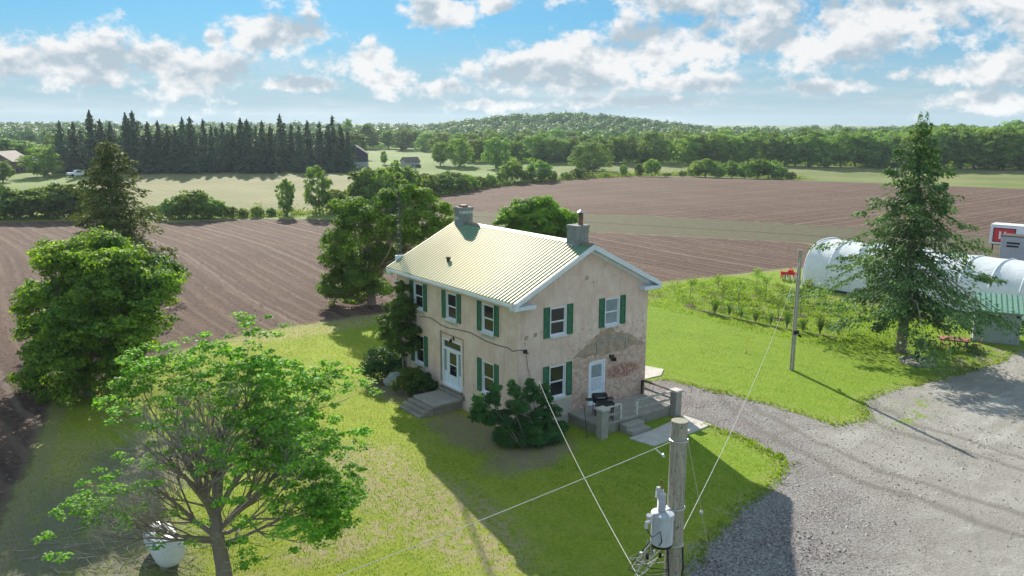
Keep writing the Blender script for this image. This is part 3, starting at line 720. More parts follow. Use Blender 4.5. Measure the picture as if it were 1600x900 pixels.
def shutter(P, u0, u1, z0, z1):
    mb = MB(); s = .055
    fb(mb, P, u0, u0+s, .004, .05, z0, z1); fb(mb, P, u1-s, u1, .004, .05, z0, z1)
    for z in (z0, (z0+z1)/2-.03, z1-.07): fb(mb, P, u0+s, u1-s, .004, .048, z, z+.07)
    o = mb.build('shutter', M['green_paint'], house)
    mb = MB(); n = 22
    zz = [(z0+.07, (z0+z1)/2-.03), ((z0+z1)/2+.04, z1-.07)]
    for a, b in zz:
        k = max(4, int((b-a)/.075))
        for i in range(k):
            za = a+(b-a)*i/k; zb = a+(b-a)*(i+1)/k
            c = [P(u0+s, .040, za), P(u1-s, .040, za), P(u1-s, .012, za), P(u0+s, .012, za), P(u0+s, .020, zb-.004), P(u1-s, .020, zb-.004), P(u1-s, .010, zb-.004), P(u0+s, .010, zb-.004)]
            if P is FAC: c = [c[1], c[0], c[3], c[2], c[5], c[4], c[7], c[6]]
            mb.hexa(c)
    lv = mb.build('louvres', M['green_paint'], o); lv['kind'] = 'stuff'
for (u0, u1, z0, z1) in fw:
    window(FAC, u0, u1, z0, z1); shutter(FAC, u0-.42, u0-.04, z0-.04, z1+.06); shutter(FAC, u1+.04, u1+.42, z0-.04, z1+.06)
for i, (u0, u1, z0, z1) in enumerate(gw):
    window(GAB, u0, u1, z0, z1, 'blind' if i == 1 else 'glass'); shutter(GAB, u0-.42, u0-.04, z0-.04, z1+.06); shutter(GAB, u1+.04, u1+.42, z0-.04, z1+.06)
# label old lintel lines of the front windows
for (u0, u1, z0, z1) in fw:
    mb = MB(); fb(mb, FAC, u0-.1, u1+.1, -.01, .006, z0-.30, z0-.11); mb.build('stone_lintel', M['conc_pale'], house)

# gable door: white storm door in a white frame
P = GAB; a, b, c, d = gdoor
mb = MB(); fb(mb, P, a, a+.09, -.1, .03, c, d); fb(mb, P, b-.09, b, -.1, .03, c, d); fb(mb, P, a+.09, b-.09, -.1, .03, d-.09, d); fb(mb, P, a+.09, b-.09, -.1, .05, c, c+.05)
fr = mb.build('door_frame', M['frame'], house)
mb = MB(); a1, b1, c1, d1 = a+.09, b-.09, c+.05, d-.09
fb(mb, P, a1, a1+.12, -.06, -.01, c1, d1); fb(mb, P, b1-.12, b1, -.06, -.01, c1, d1); fb(mb, P, a1+.12, b1-.12, -.06, -.01, c1, c1+.72); fb(mb, P, a1+.12, b1-.12, -.06, -.01, d1-.12, d1); fb(mb, P, a1+.12, b1-.12, -.06, -.01, 2.03, 2.09)
dr = mb.build('door', M['door_blue'], house); dr['label'] = 'white storm door on the gable side'
mb = MB(); fb(mb, P, a1+.12, b1-.12, -.05, -.03, 2.09, d1-.12); mb.build('pane', M['blind'], dr)
mb = MB(); fb(mb, P, a1+.12, b1-.12, -.05, -.03, c1+.72, 2.03); mb.build('pane', m_plain('frosted_pale_glass', (.52, .60, .68), .2, spec=.6), dr)
mb = MB(); mb.tube([P(b1-.06, -.01, 1.65), P(b1-.06, .06, 1.65), P(b1-.16, .06, 1.65)], .014, 6); mb.build('handle', M['galv'], dr)
# front door: leaf between side lights with a transom above
P = FAC; a, b, c, d = fdoor
mb = MB()
fb(mb, P, a, a+.1, -.14, .02, c, d); fb(mb, P, b-.1, b, -.14, .02, c, d); fb(mb, P, a+.1, b-.1, -.14, .02, d-.09, d); fb(mb, P, a+.1, b-.1, -.14, .01, 3.02, 3.16); fb(mb, P, a+.1, b-.1, -.14, .05, c-.06, c+.05)
for u in (5.36, 6.42): fb(mb, P, u, u+.08, -.14, .0, c+.05, 3.02)
fr = mb.build('door_frame', M['frame'], house)
mb = MB(); fb(mb, P, a+.1, b-.1, -.12, -.09, 3.16, d-.09); mb.build('transom', M['glass'], fr)
for u0, u1 in ((a+.1, 5.36), (6.50, b-.1)):
    mb = MB(); fb(mb, P, u0, u1, -.12, -.09, 1.75, 3.02); mb.build('side_light', M['blind'], fr)
    mb = MB(); fb(mb, P, u0, u1, -.12, -.07, c+.05, 1.75); mb.build('panel', M['door_blue'], fr)
mb = MB(); a1, b1 = 5.44, 6.42
fb(mb, P, a1, a1+.14, -.10, -.05, c+.05, 3.02); fb(mb, P, b1-.14, b1, -.10, -.05, c+.05, 3.02); fb(mb, P, a1+.14, b1-.14, -.10, -.05, c+.05, 1.62); fb(mb, P, a1+.14, b1-.14, -.10, -.05, 2.9, 3.02); fb(mb, P, a1+.14, b1-.14, -.10, -.05, 2.2, 2.25)
dr = mb.build('door', M['door_blue'], house); dr['label'] = 'white front door with a tall glass between side lights'
for z0, z1 in ((1.62, 2.2), (2.25, 2.9)):
    mb = MB(); fb(mb, P, a1+.14, b1-.14, -.09, -.07, z0, z1); mb.build('pane', M['glass'], dr)
mb = MB(); mb.tube([P(a1+.07, -.05, 2.0), P(a1+.07, .02, 2.0), P(a1+.17, .02, 2.0)], .014, 6); mb.build('handle', M['galv'], dr)
mb = MB(); fb(mb, P, 4.85, 7.0, -.02, .14, .86, .92); mb.build('threshold', M['conc_old'], house)
# shallow moulded surround scars round the front door and lamps
for (u0, u1, z0, z1) in ((6.98, 7.16, 1.1, 4.0), (4.76, 4.86, 1.3, 3.95), (4.86, 6.98, 3.86, 3.95)):
    mb = MB(); fb(mb, FAC, u0, u1, -.01, .012, z0, z1); mb.build('surround', M['old_render'] if u1 < 5 or z0 > 3 else M['conc_old'], house)
def lamp(P, u, z):
    mb = MB(); fb(mb, P, u-.06, u+.06, 0, .03, z-.1, z+.1); mb.tube([P(u, .03, z), P(u, .16, z+.07), P(u, .2, z-.02)], .015, 6)
    l = mb.build('wall_lamp', M['black'], house)
    m2 = MB(); q = P(u, .2, z); m2.lathe([(.03, .0), (.085, -.06), (.075, -.2), (.04, -.22)], 10, q); m2.build('lamp_shade', M['black'], l)
lamp(GAB, 6.2, 3.08); lamp(GAB, 6.38, 3.04); lamp(FAC, 5.75, 3.80)
# cable stapled along the front
cb = [(9.4, 4.36), (8.2, 4.50), (7.75, 4.45), (7.0, 4.30), (6.28, 4.28), (5.2, 4.40), (4.1, 4.48), (3.3, 4.40), (2.6, 4.32), (1.6, 4.33), (.8, 4.40), (.4, 4.30), (.05, 4.42)]
MB().tube([FAC(u, .03, z) for u, z in cb]+[(.0, -.035, 4.46), (.42, -.05, 4.36)], .016, 6).build('cable', M['cable'], house)
MB().tube([(.50, -.03, 4.15), (.62, -.03, 3.4), (.85, -.03, 2.6), (1.0, -.03, 1.9)], .009, 5).build('cable', M['cable'], house)
mb = MB(); mb.box(.34, .52, -.10, .01, 4.22, 4.40); mb.tube([(.43, -.1, 4.30), (.43, -.28, 4.24)], .035, 8); mb.build('insulator', M['black'], house, bevel=.01)
MB().tube([(.03, -.05, 4.4), (.03, -.05, .2)], .03, 8).build('conduit', M['stucco'], house)

# roof: two ribbed slopes
RT = .10; X0, X1, Y0, Y1 = -OE, HW+OE, -OV, HL+OV; XM = HW/2
sl = (HR-HE)/(XM-X0)
mb = MB(); mb.hexa([(X0, Y0, HE-RT), (XM, Y0, HR-RT), (XM, Y1, HR-RT), (X0, Y1, HE-RT), (X0, Y0, HE), (XM, Y0, HR), (XM, Y1, HR), (X0, Y1, HE)])
mb.hexa([(XM, Y0, HR-RT), (X1, Y0, HE-RT), (X1, Y1, HE-RT), (XM, Y1, HR-RT), (XM, Y0, HR), (X1, Y0, HE), (X1, Y1, HE), (XM, Y1, HR)])
roof = mb.build('roof', M['roof'], house)
nr = 46; nz_ = Vector((-sl, 0, 1)).normalized()
def ribmesh(sg):
    m_ = MB(); s0 = Vector((X0 if sg < 0 else X1, 0, HE)); s1 = Vector((XM, 0, HR)); nn = Vector((sg*sl, 0, 1)).normalized()
    w1, w2, h = .036, .020, .045
    pr = [(-w1, -.004), (w1, -.004), (w2, h), (-w2, h)]
    V = [s0+Vector((0, a, 0))+nn*b for a, b in pr]+[s1+Vector((0, a, 0))+nn*b for a, b in pr]
    F = [(0, 1, 5, 4), (1, 2, 6, 5), (2, 3, 7, 6), (3, 0, 4, 7), (3, 2, 1, 0), (4, 5, 6, 7)]
    if sg > 0: F = [tuple(reversed(f)) for f in F]
    return m_.add(V, F).mesh('rib')
for sg in (-1, 1):
    me = ribmesh(sg)
    for i in range(nr+1):
        o = link('rib', me, M['roof'], roof); o.location = (0, Y0+.04+(Y1-Y0-.08)*i/nr, 0)
mb = MB()
for sg in (-1, 1): mb.hexa([(XM, Y0, HR+.012), (XM+sg*.22, Y0, HR+.035-.22*sl), (XM+sg*.22, Y1, HR+.035-.22*sl), (XM, Y1, HR+.012), (XM, Y0, HR+.075), (XM+sg*.22, Y0, HR+.055-.22*sl), (XM+sg*.22, Y1, HR+.055-.22*sl), (XM, Y1, HR+.075)][::1] if sg > 0 else
                            [(XM-.22, Y0, HR+.035-.22*sl), (XM, Y0, HR+.012), (XM, Y1, HR+.012), (XM-.22, Y1, HR+.035-.22*sl), (XM-.22, Y0, HR+.055-.22*sl), (XM, Y0, HR+.075), (XM, Y1, HR+.075), (XM-.22, Y1, HR+.055-.22*sl)])
mb.build('ridge_cap', m_plain('ridge_cap_brown', (.20, .17, .13), .5), roof)
# white barge boards, soffits, cornice returns, gutters
for yy, s in ((Y0, -1), (Y1, 1)):
    for sg in (-1, 1):
        xe = X0-.02 if sg < 0 else X1+.02
        def slab(y0, y1, t0, t1, nm, m_):
            z = lambda x: HE+(HR-HE)*(1-abs(x-XM)/(XM-X0))
            c = [(xe, y0, z(xe)-t1), (XM, y0, z(XM)-t1), (XM, y1, z(XM)-t1), (xe, y1, z(xe)-t1), (xe, y0, z(xe)-t0), (XM, y0, z(XM)-t0), (XM, y1, z(XM)-t0), (xe, y1, z(xe)-t0)]
            if sg > 0: c = [c[1], c[0], c[3], c[2], c[5], c[4], c[7], c[6]]
            MB().hexa(c).build(nm, m_, house)
        y_ = sorted((yy-.003*-s, yy+s*.05)); slab(y_[0], y_[1], -.03, .23, 'barge_board', M['trim'])
        y_ = sorted((yy-s*.006, 0 if s < 0 else HL)); slab(y_[0], y_[1], RT+.004, RT+.10, 'soffit', M['trim'])
        y_ = (-.07, .0) if s < 0 else (HL, HL+.07); slab(y_[0], y_[1], RT+.104, RT+.30, 'frieze_board', M['trim'])
        x0, x1 = (X0-.05, .75) if sg < 0 else (HW-.75, X1+.05)
        MB().box(x0, x1, *(sorted((yy+s*.055, -.002 if s < 0 else HL+.002))), HE-.36, HE-.17).build('cornice_return', M['trim'], house, bevel=.01)
for sg in (-1, 1):
    x0, x1 = (X0-.12, X0+.0) if sg < 0 else (X1, X1+.12)
    mb = MB(); mb.box(x0, x1, Y0+.06, Y1-.06, HE-.20, HE-.185)
    mb.box(x0 if sg < 0 else x1-.012, x0+.012 if sg < 0 else x1, Y0+.06, Y1-.06, HE-.185, HE-.04)
    for yy in (Y0+.06, Y1-.072): mb.box(x0, x1, yy, yy+.012, HE-.185, HE-.04)
    mb.build('gutter', M['trim'], house)
    a_, b_ = (X0, .0) if sg < 0 else (HW, X1)
    MB().box(a_, b_, .0, HL, HE-.24, HE-.19).build('soffit', M['trim'], house)
    MB().box(a_ if sg < 0 else b_-.03, a_+.03 if sg < 0 else b_, Y0+.06, Y1-.06, HE-.19, HE-.10).build('fascia', M['trim'], house)
MB().tube([(-.52, 12.0, 6.7), (-.5, 12.05, 6.5), (-.1, 12.0, 6.2), (-.07, 11.75, 5.9), (-.07, 11.75, .2)], .045, 8).build('downpipe', M['trim'], house)
# roof vent
q = Vector((-OE+1.55, 7.9, HE+1.55*sl))
mb = MB(); mb.lathe([(.10, -.05), (.10, .18), (.15, .20), (.13, .28), (.02, .31)], 12, q); mb.build('roof_vent', M['dark_wood'], house)

def chimney(x, y, wx, wy, top, name_top):
    z0 = HR-.62
    ch = MB().box(x-wx/2, x+wx/2, y-wy/2, y+wy/2, z0-.2, z0+.02).build('chimney', M['block'], house)
    nc = int(round((top-z0)/.2)); hh = (top-z0)/nc
    for k in range(nc):
        za, zb = z0+k*hh, z0+(k+1)*hh-.012; rnd = random.Random(k+int(y*7))
        g = .012 if k < nc-1 else -.035; xs = [x-wx/2+g*0, x+wx/2]; e = -.0 if k < nc-1 else .03
        # courses of blocks, staggered joints
        cutx = x-wx/2+wx*(.36 if k % 2 else .64); cuty = y-wy/2+wy*(.62 if k % 2 else .38)
        for (bx0, bx1) in ((x-wx/2-e, cutx-.006), (cutx+.006, x+wx/2+e)):
            for (by0, by1) in ((y-wy/2-e, cuty-.006), (cuty+.006, y+wy/2+e)):
                j = rnd.uniform(0, .012)
                m_ = M['parge'] if rnd.random() < .12 else M['block']
                MB().box(bx0+j, bx1-j, by0+j, by1-j, za, zb).build('block', m_, ch, bevel=.012)
    MB().box(x-wx/2+.015, x+wx/2-.015, y-wy/2+.015, y+wy/2-.015, z0, top-.03).build('mortar', M['conc_old'], ch)
    MB().box(x-wx/2-.05, x+wx/2+.05, y-wy/2-.05, y+wy/2+.05, z0-.05, z0+.04).build('flashing', M['galv'], ch)
    return ch
ch1 = chimney(XM, .82, .82, .80, 10.2, 1)
mb = MB(); mb.tube([(XM+.12, .75, 10.15), (XM+.12, .75, 10.78)], .13, 12); mb.build('flue', M['rust'], ch1)
mb = MB(); mb.lathe([(.14, .0), (.19, .02), (.19, .05), (.03, .14)], 12, (XM+.12, .75, 10.80)); mb.build('flue_cap', M['galv'], ch1)
ch2 = chimney(XM, 11.45, .85, .80, 10.25, 2)
MB().box(XM-.24, XM+.16, 11.2, 11.6, 10.2, 10.36).build('flue', M['rust'], ch2)
kids(house)

# ------------------------------------------------------------------ antenna mast at the far gable
mast = thing('antenna_mast', 'slim dark lattice antenna mast standing against the far gable of the farmhouse', 'mast', (.55, 12.55, 0))
for k in range(3):
    a = k*2*math.pi/3+.3; MB().tube([(.17*math.cos(a), .17*math.sin(a), -.1), (.15*math.cos(a), .15*math.sin(a), 11.3)], .02, 6).build('leg', M['lattice'], mast, True)
mb = MB(); z = .2; k = 0
while z < 11.2:
    for j in range(3):
        a, b = j*2*math.pi/3+.3, (j+1)*2*math.pi/3+.3; r = .16
        mb.tube([(r*math.cos(a), r*math.sin(a), z), (r*math.cos(b), r*math.sin(b), z+.33)], .011, 4, False); mb.tube([(r*math.cos(a), r*math.sin(a), z), (r*math.cos(b), r*math.sin(b), z)], .009, 4, False)
    z += .36
b_ = mb.build('bracing', M['lattice'], mast, True); b_['kind'] = 'stuff'
MB().tube([(0, 0, 11.0), (0, 0, 12.2)], .022, 6).build('pole', M['lattice'], mast, True)
def dloc(x, y, z): c_, s_ = math.cos(R(-22)), math.sin(R(-22)); return (-.13+x*c_-y*s_, -.23+x*s_+y*c_, 7.15+z)
dp = MB().hexa([dloc(*q) for q in ((-.27, -.06, -.34), (.27, -.06, -.34), (.27, .06, -.34), (-.27, .06, -.34), (-.27, -.06, .34), (.27, -.06, .34), (.27, .06, .34), (-.27, .06, .34))]).build('antenna', M['frame'], mast, True, bevel=.02)
dp['label'] = 'small white square antenna panel'
MB().hexa([dloc(*q) for q in ((-.07, -.075, -.05), (.07, -.075, -.05), (.07, -.0605, -.05), (-.07, -.0605, -.05), (-.07, -.075, .01), (.07, -.075, .01), (.07, -.0605, .01), (-.07, -.0605, .01))]).build('badge', M['black'], dp, True)
MB().tube([dloc(0, .06, 0), dloc(.02, .2, 0)], .03, 6).build('bracket', M['galv'], dp, True)

# ------------------------------------------------------------------ porch on the gable side
porch = thing('porch', 'raised concrete porch with two square pillars by the gable door', 'porch', (5.9, -1.3, 0))
MB().box(3.3, 8.55, -2.42, -.035, -.3, .44).build('base', M['conc_old'], porch, bevel=.02)
MB().box(3.26, 8.58, -2.47, -.036, .445, .58).build('deck', M['conc'], porch, bevel=.02)
for i, (x, y, h, nm) in enumerate(((3.28, -2.62, 1.55, 0), (8.6, -2.62, 1.46, 1))):
    MB().box(x-.22, x+.22, y-.22, y+.22, -.3, h-.12).build('pillar', M['conc'], porch, bevel=.03)
    MB().box(x-.28, x+.28, y-.28, y+.28, h-.12, h).build('pillar_cap', M['conc_pale'], porch, bevel=.02)
def rail(p, q, tops, post_p, post_q, mat_top, low=True):
    z1 = tops
    MB().bar((p[0], p[1], z1), (q[0], q[1], z1), .14, .05).build('handrail', M[mat_top], porch)
    if low: MB().bar((p[0], p[1], z1-.42), (q[0], q[1], z1-.42), .05, .11).build('lower_rail', M['grey_wood'], porch)
    for on, c in ((post_p, p), (post_q, q)):
        if on: MB().box(c[0]-.06, c[0]+.06, c[1]-.06, c[1]+.06, .582, z1-.026).build('post', M['dark_wood' if mat_top == 'dark_wood' else 'white_wood'], porch)
rail((5.85, -2.42), (8.36, -2.5), 1.36, True, False, 'grey_wood')
rail((3.52, -2.42), (4.76, -2.36), 1.38, False, True, 'white_wood')
rail((8.52, -.22), (8.52, -2.32), 1.36, True, False, 'dark_wood')
for i, (y0, y1, z) in enumerate(((-2.98, -2.475, .40), (-3.42, -2.985, .22))):
    MB().box(4.62, 5.9, y0, y1, -.2, z).build('step', M['conc'], porch, bevel=.03)
# concrete walk with a dip towards the drive
walk = MB().prism([(4.25, -3.55), (5.98, -3.45), (8.9, -2.98), (9.0, -4.75), (6.9, -4.9), (4.5, -4.95)], -.1, .055).build('concrete_path', M['conc_pale'], bevel=.01)
props(walk, kind='structure')
sl_ = MB().prism([(9.0, 2.9), (13.2, 2.7), (14.3, 3.5), (13.9, 4.7), (9.0, 5.0)], -.1, .05).build('concrete_pavement', M['conc_pale'], bevel=.01); props(sl_, kind='structure')
MB()
# front stoop
stoop = thing('front_stoop', 'grey concrete stoop with crumbling steps below the front door', 'stoop', (-.9, 5.9, 0))
MB().box(-1.78, -.005, 4.95, 7.08, -.4, .42).build('base', M['conc_old'], stoop, bevel=.02)
MB().box(-1.82, -.005, 4.90, 7.12, .424, .55).build('slab', M['conc'], stoop, bevel=.02)
for i in range(3):
    x1 = -1.785-.30*i; MB().box(x1-.298, x1, 4.98+.02*i, 7.25-.04*i, -.5, .40-.15*i).build('step', M['conc_old'], stoop, bevel=.035)
MB().box(-.16, -.006, 4.7, 7.1, .556, .80).build('threshold_step', M['conc_old'], stoop, bevel=.02)

# barbecue on the porch
bbq = thing('barbecue', 'black gas barbecue with its lid shut on the concrete porch', 'barbecue', (4.35, -1.25, .583), R(-25))
for x in (-.28, .28):
    for y in (-.2, .2): MB().tube([(x, y, 0), (x, y, .75)], .018, 6).build('leg', M['black'], bbq, True)
MB().box(-.36, .36, -.25, .25, .70, .86).build('firebox', M['black'], bbq, True, bevel=.03)
mb = MB(); prof = [(-.25, .87), (-.25, 1.0), (-.16, 1.12), (.1, 1.14), (.25, 1.02), (.25, .87)]; n = len(prof)
mb.add([(-.36, y, z) for y, z in prof]+[(.36, y, z) for y, z in prof], [tuple(range(n)), tuple(reversed(range(n, 2*n)))]+[(i, i+n, (i+1) % n+n, (i+1) % n) for i in range(n)])
mb.build('lid', M['black'], bbq, True, bevel=.015)
MB().tube([(-.22, -.29, .98), (.22, -.29, .98)], .014, 6).build('handle', M['galv'], bbq, True)
for s in (-1, 1): MB().box(s*.55-.17, s*.55+.17, -.2, .2, .82, .85).build('side_shelf', M['dark_wood'], bbq, True)
MB().box(-.3, .3, -.2, .2, .18, .21).build('bottom_shelf', M['black'], bbq, True)
box = thing('storage_box', 'small open dark box beside the barbecue on the porch rail corner', 'box', (4.05, -2.0, .583), R(-30))
mb = MB(); mb.box(-.42, .42, -.24, .24, .66, .70)
for a in ((-.42, -.39, -.24, .24), (.39, .42, -.24, .24), (-.39, .39, -.24, -.21), (-.39, .39, .21, .24)): mb.box(*a, .70, .93)
mb.build('tray', m_plain('dark_grey_box', (.05, .048, .05), .6), box, True)
for x in (-.36, .36):
    for y in (-.19, .19): MB().box(x-.03, x+.03, y-.03, y+.03, 0, .66).build('leg', M['dark_wood'], box, True)
br = MB().tube([(2.60, -2.30, .02), (3.1, -1.45, 1.42)], .022, 6).build('pole', M['dark_wood'], props(thing('leaning_stick', 'long dark stick leaning against the left side of the porch', 'stick', (2.6, -2.3, 0))))
# ------------------------------------------------------------------ near utility pole with transformer
def wood_pole(t, o):
    X, Y, Z = t.xyz(o)
    n = t.noise(t.mapping(o, (9, 9, .7)), 3, 7, .75); sp = t.noise(t.mapping(o, (6, 6, 2.2)), 4.5, 4, .8)
    c = t.mix(t.ramp(n, .3, .7), (.25, .23, .19), (.44, .42, .35)); c = t.mix(t.ramp(sp, .56, .64), c, (.055, .045, .035))
    return dict(col=c, rough=.93, spec=.1, n=t.bump(t.math('ADD', n, sp), .7, .012))
M['pole'] = mat('weathered_pole_wood', wood_pole)
def tg(t, o):
    X, Y, Z = t.xyz(o); n = t.noise(t.mapping(o, (7, 7, .9)), 2.2, 6, .75); f = t.noise(o, 18, 5, .7)
    c = t.mix(t.ramp(n, .45, .75, 0, .65), (.46, .51, .58), (.27, .26, .24)); c = t.mix(t.ramp(f, .62, .70), c, (.23, .13, .08)); return dict(col=c, rough=t.ramp(n, .3, .7, .35, .65), spec=.4)
M['tank_grey'] = mat('stained_transformer_paint', tg)
M['porc'] = m_plain('grey_porcelain', (.50, .50, .54), .25, spec=.6)
d_ = ray(1062, 657); pp = CAM+d_*14.3; px_, py_ = float(pp[0]), float(pp[1]); gz = G(px_, py_); ztop = float(pp[2])
upole = thing('utility_pole', 'thick weathered wooden utility pole in the foreground with a transformer on its side', 'utility pole', (px_, py_, gz))
H_ = ztop-gz
MB().tube([(0, 0, -.5), (0, 0, H_*.5), (0, 0, H_)], [.20, .17, .145], 24).build('shaft', M['pole'], upole, True, smooth=False)
for z in (2.85, ): 
    pass
RT2 = np.array([RIGHT[0], RIGHT[1], 0.]); RT2 /= np.linalg.norm(RT2); FW2 = np.array([FWD[0], FWD[1], 0.]); FW2 /= np.linalg.norm(FW2)
def pv(a, b, z): v = RT2*a+FW2*b; return Vector((float(v[0]), float(v[1]), z))    # right of pole, away from viewer, height
zb = 8.05-gz
for z in (zb-.15, zb+.55, H_-.35):
    MB().tube([pv(-.16*math.cos(a), -.16*math.sin(a), z) for a in [k*math.pi/8 for k in range(17)]], .012, 5).build('band', M['galv'], upole, True)
for k in range(3): MB().tube([pv(.0, -.19, zb-.7+.35*k), pv(.0, .2, zb-.7+.35*k)], .014, 6).build('bolt', M['galv'], upole, True)
MB().tube([pv(-.15, -.15, zb-.15), pv(-.13, -.22, zb-.5), pv(-.1, -.22, zb-.9)]+[pv(.1, -.22, zb-.9), pv(.13, -.22, zb-.5), pv(.12, -.16, zb-.15)], .018, 6).build('conduit_loop', M['cable'], upole, True)
trf = thing('transformer', 'pale grey cylindrical transformer with a ribbed bushing on top hung from the near pole', 'transformer', pp.tolist())
trf.location = Vector((px_, py_, gz))
tc = pv(-.27, -.22, 0)
def lt(mb, prof, n=28, z=0): return mb.lathe(prof, n, (tc.x, tc.y, z))
z0 = zb-.04; z1 = zb+.54
lt(MB(), [(.165, z0), (.195, z0+.03), (.195, z1-.03), (.187, z1)]).build('tank', M['tank_grey'], trf, True, smooth=False, bevel=.004)
lt(MB(), [(.204, z1-.04), (.209, z1-.02), (.203, z1+.01), (.10, z1+.035), (.02, z1+.04)]).build('lid', M['tank_grey'], trf, True)
MB().bar(tc+pv(-.17, -.12, z1+.03), tc+pv(.17, .12, z1+.03), .05, .03).build('lid_strap', M['galv'], trf, True)
pr = [(.05, 0)]
for k in range(9): pr += [(.075, .03+.036*k), (.045, .05+.036*k)]
pr += [(.04, .37), (.03, .40)]
bs = MB(); bs.lathe([(r, z1+.04+z) for r, z in pr], 16, (tc.x-.03*RT2[0], tc.y-.03*RT2[1], 0)); bs.build('bushing', M['porc'], trf, True)
MB().tube([tc+pv(-.03, 0, z1+.42), tc+pv(-.03, -.02, z1+.52), tc+pv(-.05, 0, z1+.62)], .014, 6).build('terminal', M['rust'], trf, True)
ar = MB(); ar.lathe([(.035, 0), (.05, .02), (.035, .04), (.05, .06), (.035, .08), (.05, .1), (.035, .12), (.05, .14), (.035, .2)], 10, tuple(tc+pv(-.09, .02, z1+.28))); ar.build('arrester', M['porc'], trf, True)
MB().bar(tc+pv(.13, .1, z1-.12), pv(-.05, -.1, z1-.12), .09, .10).build('hanger', M['galv'], trf, True)
MB().bar(tc+pv(.13, .1, z0+.13), pv(-.05, -.1, z0+.13), .09, .08).build('hanger', M['galv'], trf, True)
mb = MB(); mb.tube([tc+pv(-.2, -.1, z1-.1), tc+pv(-.30, -.13, z1-.12), tc+pv(-.31, -.14, z1-.22)], .035, 8); mb.tube([tc+pv(-.26, -.1, z1-.05), tc+pv(-.26, -.12, z1+.02)], .05, 8); mb.build('side_bushing', M['porc'], trf, True)
mb = MB(); mb.tube([tc+pv(-.30, -.14, z1-.22), tc+pv(-.22, -.24, z1-.34), tc+pv(-.08, -.26, z1-.22), tc+pv(-.05, -.27, z1-.4), tc+pv(-.09, -.27, z0+.1)], .012, 6); mb.build('lead', M['cable'], trf, True)
lt(MB(), [(.13, z0-.04), (.18, z0-.03), (.18, z0+.0), (.1, z0+.01)]).build('base_ring', M['black'], trf, True)
# tangle of service leads under the transformer
rn = random.Random(4); lead = thing('service_leads', 'tangle of pale and black service leads hanging under the transformer', 'cables', (px_, py_, gz))
for k in range(14):
    a = pv(-.30+rn.uniform(-.2, .2), rn.uniform(-.2, .05), zb-.05); b = pv(rn.uniform(-.85, -.2), rn.uniform(-.35, .1), zb-rn.uniform(.25, .7)); c = pv(rn.uniform(-.5, -.1), rn.uniform(-.25, .1), zb-rn.uniform(.3, .8))
    m_ = (a+b)/2+Vector((rn.uniform(-.1, .1), rn.uniform(-.1, .1), rn.uniform(-.15, .02)))
    MB().tube([a, m_, b, (b+c)/2+Vector((0, 0, -.08)), c], .005+.005*rn.random(), 5).build('lead', M['wire'] if k % 3 else M['cable'], lead, True)
for k in range(5):
    p_ = pv(-.15-.12*k, -.12-.03*k, zb-.2-.05*(k % 2)); MB().tube([p_, p_+Vector((0, 0, -.1))], .028, 8).build('connector', M['black' if k % 2 else 'galv'], lead, True)

# overhead wires: each a thing of its own
def wire(name, label, a, b, sag, r=.010, m='wire', n=22):
    a, b = Vector(a), Vector(b); root = thing(name, label, 'wire', (0, 0, 0))
    pts_ = [a.lerp(b, i/n)-Vector((0, 0, 4*sag*(i/n)*(1-i/n))) for i in range(n+1)]
    MB().tube(pts_, r, 6).build('strand', M[m], root, True); return root, pts_
PB = Vector((px_, py_, gz))
w1, p1 = wire('service_drop', 'pale service wire running from the house corner down to the foreground pole', (.43, -.30, 4.24), PB+pv(-.25, .05, 6.55-gz), .42, .0065)
d2 = ray(470, 922); e2 = CAM+d2*13.2
w2, p2 = wire('overhead_wire', 'pale wire running left from the top of the foreground pole over the lawn', PB+pv(-.14, 0, H_-.40), tuple(e2), .04, .006)
jx = p2[1]; 
MB().tube([jx, jx+Vector(tuple(RT2*.14))+Vector((0, 0, -.12))-Vector(tuple(FW2*.02))], .012, 6).build('clamp', M['galv'], w2, True)
MB().tube([jx+Vector(tuple(RT2*.13))+Vector((0, 0, -.10)), jx+Vector(tuple(RT2*.16))+Vector((0, 0, -.15))], .028, 6).build('clamp_head', M['porc'], w2, True)
# second pole
b2 = (20.82, -1.33, 0)
pole2 = thing('utility_pole', 'slim grey utility pole standing on the lawn between the orchard and the drive', 'utility pole', b2)
MB().tube([(0, 0, -.3), (0, 0, 7.71)], [.15, .105], 14).build('shaft', M['pole'], pole2, True)
MB().tube([(.11, .0, 7.5), (.11, 0, 6.4)], .045, 6).build('bracket', M['galv'], pole2, True)
MB().tube([(-.12, .0, 7.35), (-.32, -.05, 7.42)], .02, 6).build('arm', M['galv'], pole2, True)
mb = MB(); mb.box(-.2, .2, -.17, -.09, 2.35, 2.6); mb.build('meter_box', M['black'], pole2, True)
MB().tube([(.2, -.12, 2.3), (.42, -.2, 2.15)], .07, 6).build('floodlight', M['black'], pole2, True)
MB().tube([(-.13, -.08, .05), (-.105, -.07, 6.9)], .025, 6).build('conduit', M['galv'], pole2, True)
wire('overhead_wire', 'pale wire rising from the foreground pole to the slim pole on the lawn', PB+pv(.10, .12, 7.9-gz), (b2[0]-.05, b2[1]-.1, 7.25), .75, .0065)
wire('overhead_wire', 'thin wire running from the slim lawn pole towards the white hoop house', (b2[0], b2[1]+.05, 7.5), (49, 15.5, 4.2), .7, .006)
